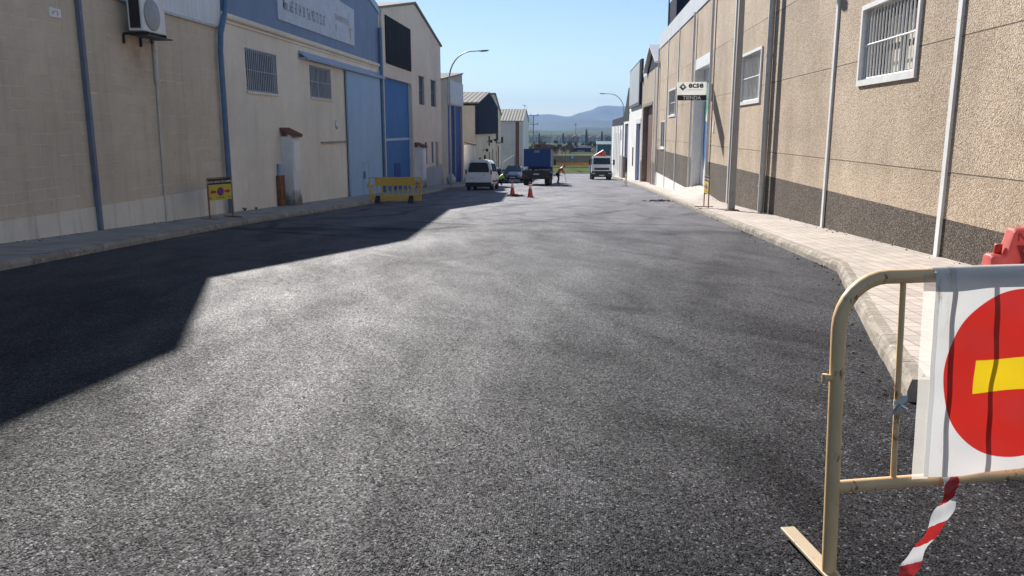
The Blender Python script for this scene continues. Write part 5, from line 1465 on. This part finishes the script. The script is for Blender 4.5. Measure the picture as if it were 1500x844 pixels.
mb = MB(); mb.tube([(-1.15, 147, -5.5), (-1.15, 147, -3.0)], .035, 6); mb.build('post', M['galv'], rs)
mb = MB(); mb.lathe([(0,0),(.42,0),(.42,.03),(0,.03)], (-1.15, 146.93, -3.25), 'y', 24); mb.face([(-1.15 + a_, 146.925, -3.25 + b_) for a_, b_ in ((-.05,-.25),(.05,-.25),(.05,.08),(.15,.08),(0,.28),(-.15,.08),(-.05,.08))], 1); mb.build('disc', [paint('blue_disc', (.03, .16, .45), .4), M['sign_white']], rs, recalc=False)
# fence posts of the field
fp_ = thing('field_fence', 'thin wire fence posts edging the green field', 'fence', (-2, 200, -6))
for i in range(16):
    mb = MB(); x = -16 + i * 2.1; mb.tube([(x, 200, -6.3), (x, 200, -4.6)], .07, 5); mb.build('post', M['concrete'], fp_)
mb = MB()
for z in (-5.6, -5.1, -4.75): mb.tube([(-16, 200, z), (15.5, 200, z)], .02, 4)
mb.build('wire', M['bar_grey'], fp_)
# green field
mb = MB(); mb.mesh([(x, y, terrain(x, y) + .05) for y in (172, 200, 230, 262, 290) for x in (-80, -40, 0, 40, 80)], [(j*5+i, j*5+i+1, (j+1)*5+i+1, (j+1)*5+i) for j in range(4) for i in range(4)])
tag(mb.build('field', paint('field_green', (.065, .105, .02), .95, .25, .15, 0, .02, dirt=(.16, .13, .06), dirt_amt=.4, dirt_scale=.3)), kind='structure')

mb = MB(); mb.mesh([(x, y, terrain(x, y) + .06) for y in (291, 330, 380, 430, 500, 560) for x in (-120, -40, 0, 40, 120)], [(j*5+i, j*5+i+1, (j+1)*5+i+1, (j+1)*5+i) for j in range(5) for i in range(4)])
tag(mb.build('field', paint('brown_orchard_soil', (.05, .042, .028), .95, .3, .1, 0, .02, dirt=(.04, .06, .02), dirt_amt=.6, dirt_scale=.05)), kind='structure')
# electricity poles (pair joined by cross arms)
e = thing('electricity_pole', 'twin-post electricity pylon with cross arms beside grey warehouse', 'pylon', (-12.0, 190, -6))
for x in (-11.9, -10.6):
    mb = MB(); mb.tube([(x, 190, -6.2), (x, 190, 5.0)], [.16, .11], 8); mb.build('post', M['pole'], e)
for z in (4.9, 2.9, 1.1):
    mb = MB(); mb.box(-13.1, -9.4, 189.85, 190.15, z, z + .14)
    for x in (-12.9, -9.6, -11.2): mb.lathe([(.05,0),(.12,.1),(.05,.2),(.12,.3),(.03,.4)], (x, 190, z + .14), seg=8)
    mb.build('cross_arm', M['bar_grey'], e)
mb = MB()
for z in range(-5, 4, 2): mb.tube([(-11.9, 190, z), (-10.6, 190, z + 2)], .04, 4); mb.tube([(-10.6, 190, z), (-11.9, 190, z + 2)], .04, 4)
mb.build('bracing', M['bar_grey'], e)

# trees
M['bark'] = paint('bark', (.09, .07, .055), .95, .3, 8, 0, .05)
M['twig'] = paint('bare_twigs', (.11, .072, .048), .95, .3, 3, 0, .03)
M['olive'] = paint('olive_leaves', (.05, .065, .03), .9, .35, 2, 0, .05)
M['rusttree'] = paint('rusty_twigs', (.19, .09, .05), .95, .3, 3, 0, .03)
M['cypress'] = paint('cypress_leaves', (.025, .04, .02), .95, .35, 2, 0, .05)
def tree(name, kind, h, seed, mat):
    rnd = random.Random(seed)
    t = thing(name, '', 'tree', (0, 0, 0))
    tr = MB(); cr = MB()
    tips = []
    def grow(p, d, l, r, lv):
        q = p + d * l
        mid = p + d * l * .5 + Vector((rnd.uniform(-1,1), rnd.uniform(-1,1), 0)) * l * .06
        tr.tube([p, mid, q], [r, r*.8, r*.6], 5, caps=False)
        if lv == 0: tips.append(q); return
        for _ in range(3 if lv > 1 else 4):
            nd = (d + Vector((rnd.uniform(-1,1), rnd.uniform(-1,1), rnd.uniform(-.1,.6))) * .75).normalized()
            grow(p + d * l * rnd.uniform(.55, 1), nd, l * rnd.uniform(.55, .8), r * .5, lv - 1)
    if kind == 'spire':
        tr.tube([(0,0,0), (0,0,h*.9)], [h*.03, .02], 6)
        for i in range(900):
            z = rnd.uniform(.06, 1); rr = h * .11 * math.sin(min(1, z * 1.6 + .1) * PI / 2) * (1 - z) ** .45 * rnd.uniform(.5, 1.1)
            a = rnd.uniform(0, 2*PI); p = Vector((rr*math.cos(a), rr*math.sin(a), z*h)); s_ = h * .022 * rnd.uniform(.6, 1.5)
            u_ = Vector((rnd.uniform(-1,1), rnd.uniform(-1,1), rnd.uniform(-.3,1))).normalized(); w_ = u_.orthogonal().normalized()
            cr.face([p - u_*s_ - w_*s_*.6, p + u_*s_ - w_*s_*.5, p + u_*s_*1.2 + w_*s_*.6, p - u_*s_ + w_*s_*.5])
    else:
        grow(Vector((0,0,0)), Vector((0,0,1)), h*.34, h*.03, 3)
        n, sz = (15, .038) if kind == 'bare' else (16, .045)
        for q in tips:
            for _ in range(n):
                p = q + Vector((rnd.gauss(0, 1), rnd.gauss(0, 1), rnd.gauss(0, .8))) * h * .07
                u_ = Vector((rnd.uniform(-1,1), rnd.uniform(-1,1), rnd.uniform(-.4,1))).normalized(); w_ = u_.orthogonal().normalized()
                s_ = h * sz * rnd.uniform(.5, 1.3); k = .34 if kind == 'bare' else .6
                cr.face([p - u_*s_, p - u_*s_*.2 + w_*s_*k, p + u_*s_, p + w_*s_*-k])
    tr.build('trunk', M['bark'], t); cr.build('crown', mat, t, recalc=False)
    return t
protos = {'bare': tree('bare_tree', 'bare', 6, 1, M['twig']), 'rust': tree('rusty_tree', 'bare', 5, 2, M['rusttree']), 'olive': tree('olive_tree', 'leaf', 5, 3, M['olive']), 'spire': tree('cypress_tree', 'spire', 10, 4, M['cypress'])}
LBL = {'bare': ('bare brown winter tree beyond the end of the street', 'bare winter trees beyond the street'), 'rust': ('rust-brown leafless tree in the far orchard', 'rust-brown orchard trees'), 'olive': ('dark green rounded tree in front of the far houses', 'dark green trees before the village'), 'spire': ('tall narrow dark cypress among the far houses', 'cypresses by the village')}
used = set(); rt = random.Random(11)
def plant(k, x, y, s_):
    o = protos[k] if k not in used else copy_tree(protos[k]); used.add(k)
    o['label'], o['group'] = LBL[k]
    o.location = (x, y, terrain(x, y) - .05); o.scale = (s_, s_, s_ * rt.uniform(.85, 1.15)); o.rotation_euler = (0, 0, rt.uniform(0, 6.28))
for i in range(24): plant('rust', rt.uniform(-17, -2.5), rt.uniform(262, 300), rt.uniform(.65, .95))
for i in range(9): plant('bare', -21 + i * 2.0 + rt.uniform(-.5, .5), rt.uniform(215, 260), rt.uniform(.5, .9))
for i in range(46): plant('bare', rt.uniform(-10, 18), rt.uniform(292, 400), rt.uniform(.4, .75))
for i in range(14): plant('olive', rt.uniform(-26, 26), rt.uniform(420, 560), rt.uniform(.5, .85))
for i, x in enumerate((-8.5, -2, 4.5, 9, 13.5, 18, 24)): plant('spire', x * 3.4 - 8, 760 + i * 14, rt.uniform(.9, 1.4))
# teal shed and dark shed
def shed(name, label, x0, x1, y0, y1, z0, z1, za, wm, rm):
    t = thing(name, label, 'shed', ((x0+x1)/2, y0, z0))
    m_ = MB(); m_.box(x0, x1, y0, y1, z0, z1); m_.prism([(x0, y0, z1), (x0, y1, z1), (x0, (y0+y1)/2, za)], (x1 - x0, 0, 0)); m_.build('wall', wm, t)
    m_ = MB()
    for ya, yb2 in ((y0 - .3, (y0+y1)/2), (y1 + .3, (y0+y1)/2)): m_.prism([(x0 - .3, ya, z1 + .02), (x0 - .3, yb2, za + .05), (x0 - .3, yb2, za + .25), (x0 - .3, ya, z1 + .22)], (x1 - x0 + .6, 0, 0))
    m_.build('roof', rm, t)
    m_ = MB(); m_.box((x0+x1)/2 - 1.5, (x0+x1)/2 + 1.5, y0 - .05, y0 - .003, z0, z0 + (z1-z0)*.6); m_.build('door', M['bar_grey'], t)
shed('teal_shed', 'teal green metal shed above the crane truck', 6, 17, 262, 280, -6.8, -3.0, -2.2, metal_sheet('teal', (.05, .12, .13), .5, 0), metal_sheet('teal_roof', (.06, .11, .12), .5, 0))
shed('dark_shed', 'low dark grey shed beyond the field', -3, 5, 330, 342, -7.5, -5.6, -4.6, M['dark_clad'], M['dark_clad'])
shed('long_white_shed', 'long low shed with bright white front behind the village', -22, 9, 1060, 1085, -12.5, -5.8, -4.9, M['white_sheet'], M['dark_clad'])

# village houses
M['hw1'] = paint('house_white', (.62, .58, .52), .9, .1, .5, 0, .05); M['hw2'] = paint('house_cream', (.5, .42, .32), .9, .1, .5, 0, .05); M['hw3'] = paint('house_brick', (.3, .2, .15), .9, .1, .5, 0, .05)
M['hroof'] = paint('house_tiles', (.22, .135, .095), .9, .25, .6, 0, .05)
def house(wm):
    t = thing('village_house', '', 'house', (0, 0, 0))
    m_ = MB(); m_.box(-3.6, 3.6, 0, 8, -1, 4.6); m_.prism([(-3.6, 0, 4.6), (3.6, 0, 4.6), (0, 0, 6.2)], (0, 8, 0)); m_.build('wall', wm, t)
    m_ = MB()
    for s_ in (-1, 1): m_.prism([(s_*4, -.3, 4.55), (0, -.3, 6.3), (0, -.3, 6.5), (s_*4, -.3, 4.75)], (0, 8.6, 0))
    r_ = m_.build('roof', M['hroof'], t)
    m_ = MB(); m_.box(1.2, 1.9, 4, 4.7, 5.6, 7.2); m_.build('chimney', wm, r_)
    for x in (-2.2, 1.1):
        for z in (.7, 2.9): m_ = MB(); m_.box(x, x + 1.1, -.06, -.003, z, z + 1.2); m_.build('window', M['glass'], t)
    m_ = MB(); m_.box(-.5, .5, -.06, -.003, -1, 1.3); m_.build('door', M['brown_wood'], t)
    return t
hp = [house(M['hw1']), house(M['hw2']), house(M['hw3'])]
HL = [('white house with brown tiled gable roof in the far row', 'white houses of the far village'), ('cream house with brown tiled gable roof in the far row', 'cream houses of the far village'), ('brick-brown house with tiled gable roof in the far row', 'brick houses of the far village')]
hu = set(); rh = random.Random(4)
for row_, (y, x0, n) in enumerate(((850, -72, 20), (885, -84, 22), (925, -80, 22), (990, -95, 24))):
    for i in range(n):
        k = rh.choice((0, 0, 1, 1, 2)); o = hp[k] if k not in hu else copy_tree(hp[k]); hu.add(k)
        o['label'], o['group'] = HL[k]
        o.location = (x0 + i * 8.6 + rh.uniform(-.4, .4), y + rh.uniform(-4, 4), terrain(0, y) + .6); o.rotation_euler = (0, 0, rh.choice((0, .1, -.12, PI/2)))
        o.scale = (1.1, 1, rh.uniform(1.05, 1.3))
e = thing('telecom_mast', 'thin lattice telecom mast on the low dark ridge', 'mast', (-6, 1500, 0))
mb = MB(); mb.tube([(-6, 1500, -12), (-6, 1500, 15)], [1.2, .5], 5); mb.build('shaft', M['pole'], e)
mb = MB(); mb.box(-7.5, -4.5, 1499, 1501, 10, 13); mb.build('antenna', M['bar_grey'], e)

# mountains: ridges with real depth
def ridge(name, y, depth, prof, mat, seed, zbase=-14):
    """prof: list of (x at distance y, crest height)"""
    rnd = random.Random(seed)
    def crest(x):
        if x <= prof[0][0]: return prof[0][1]
        for a_, b_ in zip(prof, prof[1:]):
            if a_[0] <= x <= b_[0]:
                t_ = (x - a_[0]) / (b_[0] - a_[0]); t_ = t_*t_*(3-2*t_)*.5 + t_*.5
                return a_[1] + t_ * (b_[1] - a_[1])
        return prof[-1][1]
    from mathutils import noise as mn
    X = [prof[0][0] + (prof[-1][0] - prof[0][0]) * i / 150 for i in range(151)]
    m_ = MB(); V = []
    K = 18
    for k in range(K + 1):
        f_ = k / K                       # 0 front foot .. .6 crest .. 1 back
        sh_ = (f_ / .6) ** 1.3 if f_ <= .6 else max(0, 1 - ((f_ - .6) / .4) ** 1.2)
        for x in X:
            c_ = crest(x)
            n_ = mn.fractal(Vector((x * .004, f_ * depth * .004, seed)), 1.0, 2.0, 5) * .16 * (1 - abs(f_ - .6) * .8 if f_ != .6 else .0)
            if abs(f_ - .6) < .04: n_ *= .12
            V.append((x, y + (f_ - .6) * depth, zbase + (c_ - zbase) * max(0, min(1.02, sh_ + n_ * sh_ ** .5))))
    n_ = len(X)
    m_.mesh(V, [(k*n_+i, k*n_+i+1, (k+1)*n_+i+1, (k+1)*n_+i) for k in range(K) for i in range(n_-1)], 0, True)
    return tag(m_.build(name, mat), kind='structure')
def hill_mat(name, c1, c2, s_):
    m = NT(name)
    f_ = m.ramp(m.noise(s_, 7, .65), .38, .62)
    g_ = m.ramp(m.noise(s_*6, 5, .6), .4, .65, 0, .5)
    return m.fin(m.mix(g_, m.mix(f_, c1, c2), sc3(c1, .6)), .95, None, 0, .1)
def pxx(px, Y): return (px - 848) / 1170 * Y * .985
def pxz(py, Y): return 1.6 + (191 - py) / 1170 * Y * .985
Y1 = 5600
pf = [(400, 190), (520, 184), (620, 176), (700, 172), (740, 171), (776, 169), (792, 168), (804, 167.6), (815, 168.6), (826, 170.6), (835, 171), (842.5, 167.6), (850.5, 165), (864.6, 162), (875.7, 156.5), (886, 155), (899, 155.4), (913, 156), (940, 158), (1000, 166), (1080, 176), (1200, 190)]
ridge('mountains', Y1, 2200, [(pxx(a_, Y1), pxz(b_, Y1)) for a_, b_ in pf], hill_mat('mountain_scrub', (.045, .055, .035), (.10, .09, .065), .0016), 3)
Y2 = 4200
pf = [(300, 192), (500, 188), (640, 184), (720, 182), (790, 179), (836, 174.5), (866, 175.5), (896, 178), (940, 180), (1000, 184), (1100, 190)]
ridge('hills', Y2, 1100, [(pxx(a_, Y2), pxz(b_, Y2)) for a_, b_ in pf], hill_mat('hill_scrub', (.04, .05, .03), (.075, .075, .045), .0024), 5)
Y3 = 2300
pf = [(500, 196), (700, 194), (780, 193), (826, 192), (842, 188), (858, 186.3), (880, 187), (900, 187.5), (930, 189), (1000, 192), (1100, 198)]
ridge('hills', Y3, 500, [(pxx(a_, Y3), pxz(b_, Y3)) for a_, b_ in pf], hill_mat('near_hill_scrub', (.03, .038, .024), (.055, .055, .035), .005), 8, -16)

# ------------------------------------------------------------------ the air
HZ_TOP = 270
mb = MB(); mb.box(-7200, 7200, -80, 7400, -40, HZ_TOP)
hz = mb.build('haze', None or bpy.data.materials.new('haze_air'))
hm = hz.data.materials[0]; hm.use_nodes = True
ht = hm.node_tree; ht.nodes.clear()
ho = ht.nodes.new('ShaderNodeOutputMaterial'); pv = ht.nodes.new('ShaderNodeVolumePrincipled')
pv.inputs['Color'].default_value = (.36, .60, 1.0, 1); pv.inputs['Density'].default_value = .00015; pv.inputs['Anisotropy'].default_value = 0.0
ht.links.new(pv.outputs[0], ho.inputs['Volume'])
tag(hz, kind='stuff')
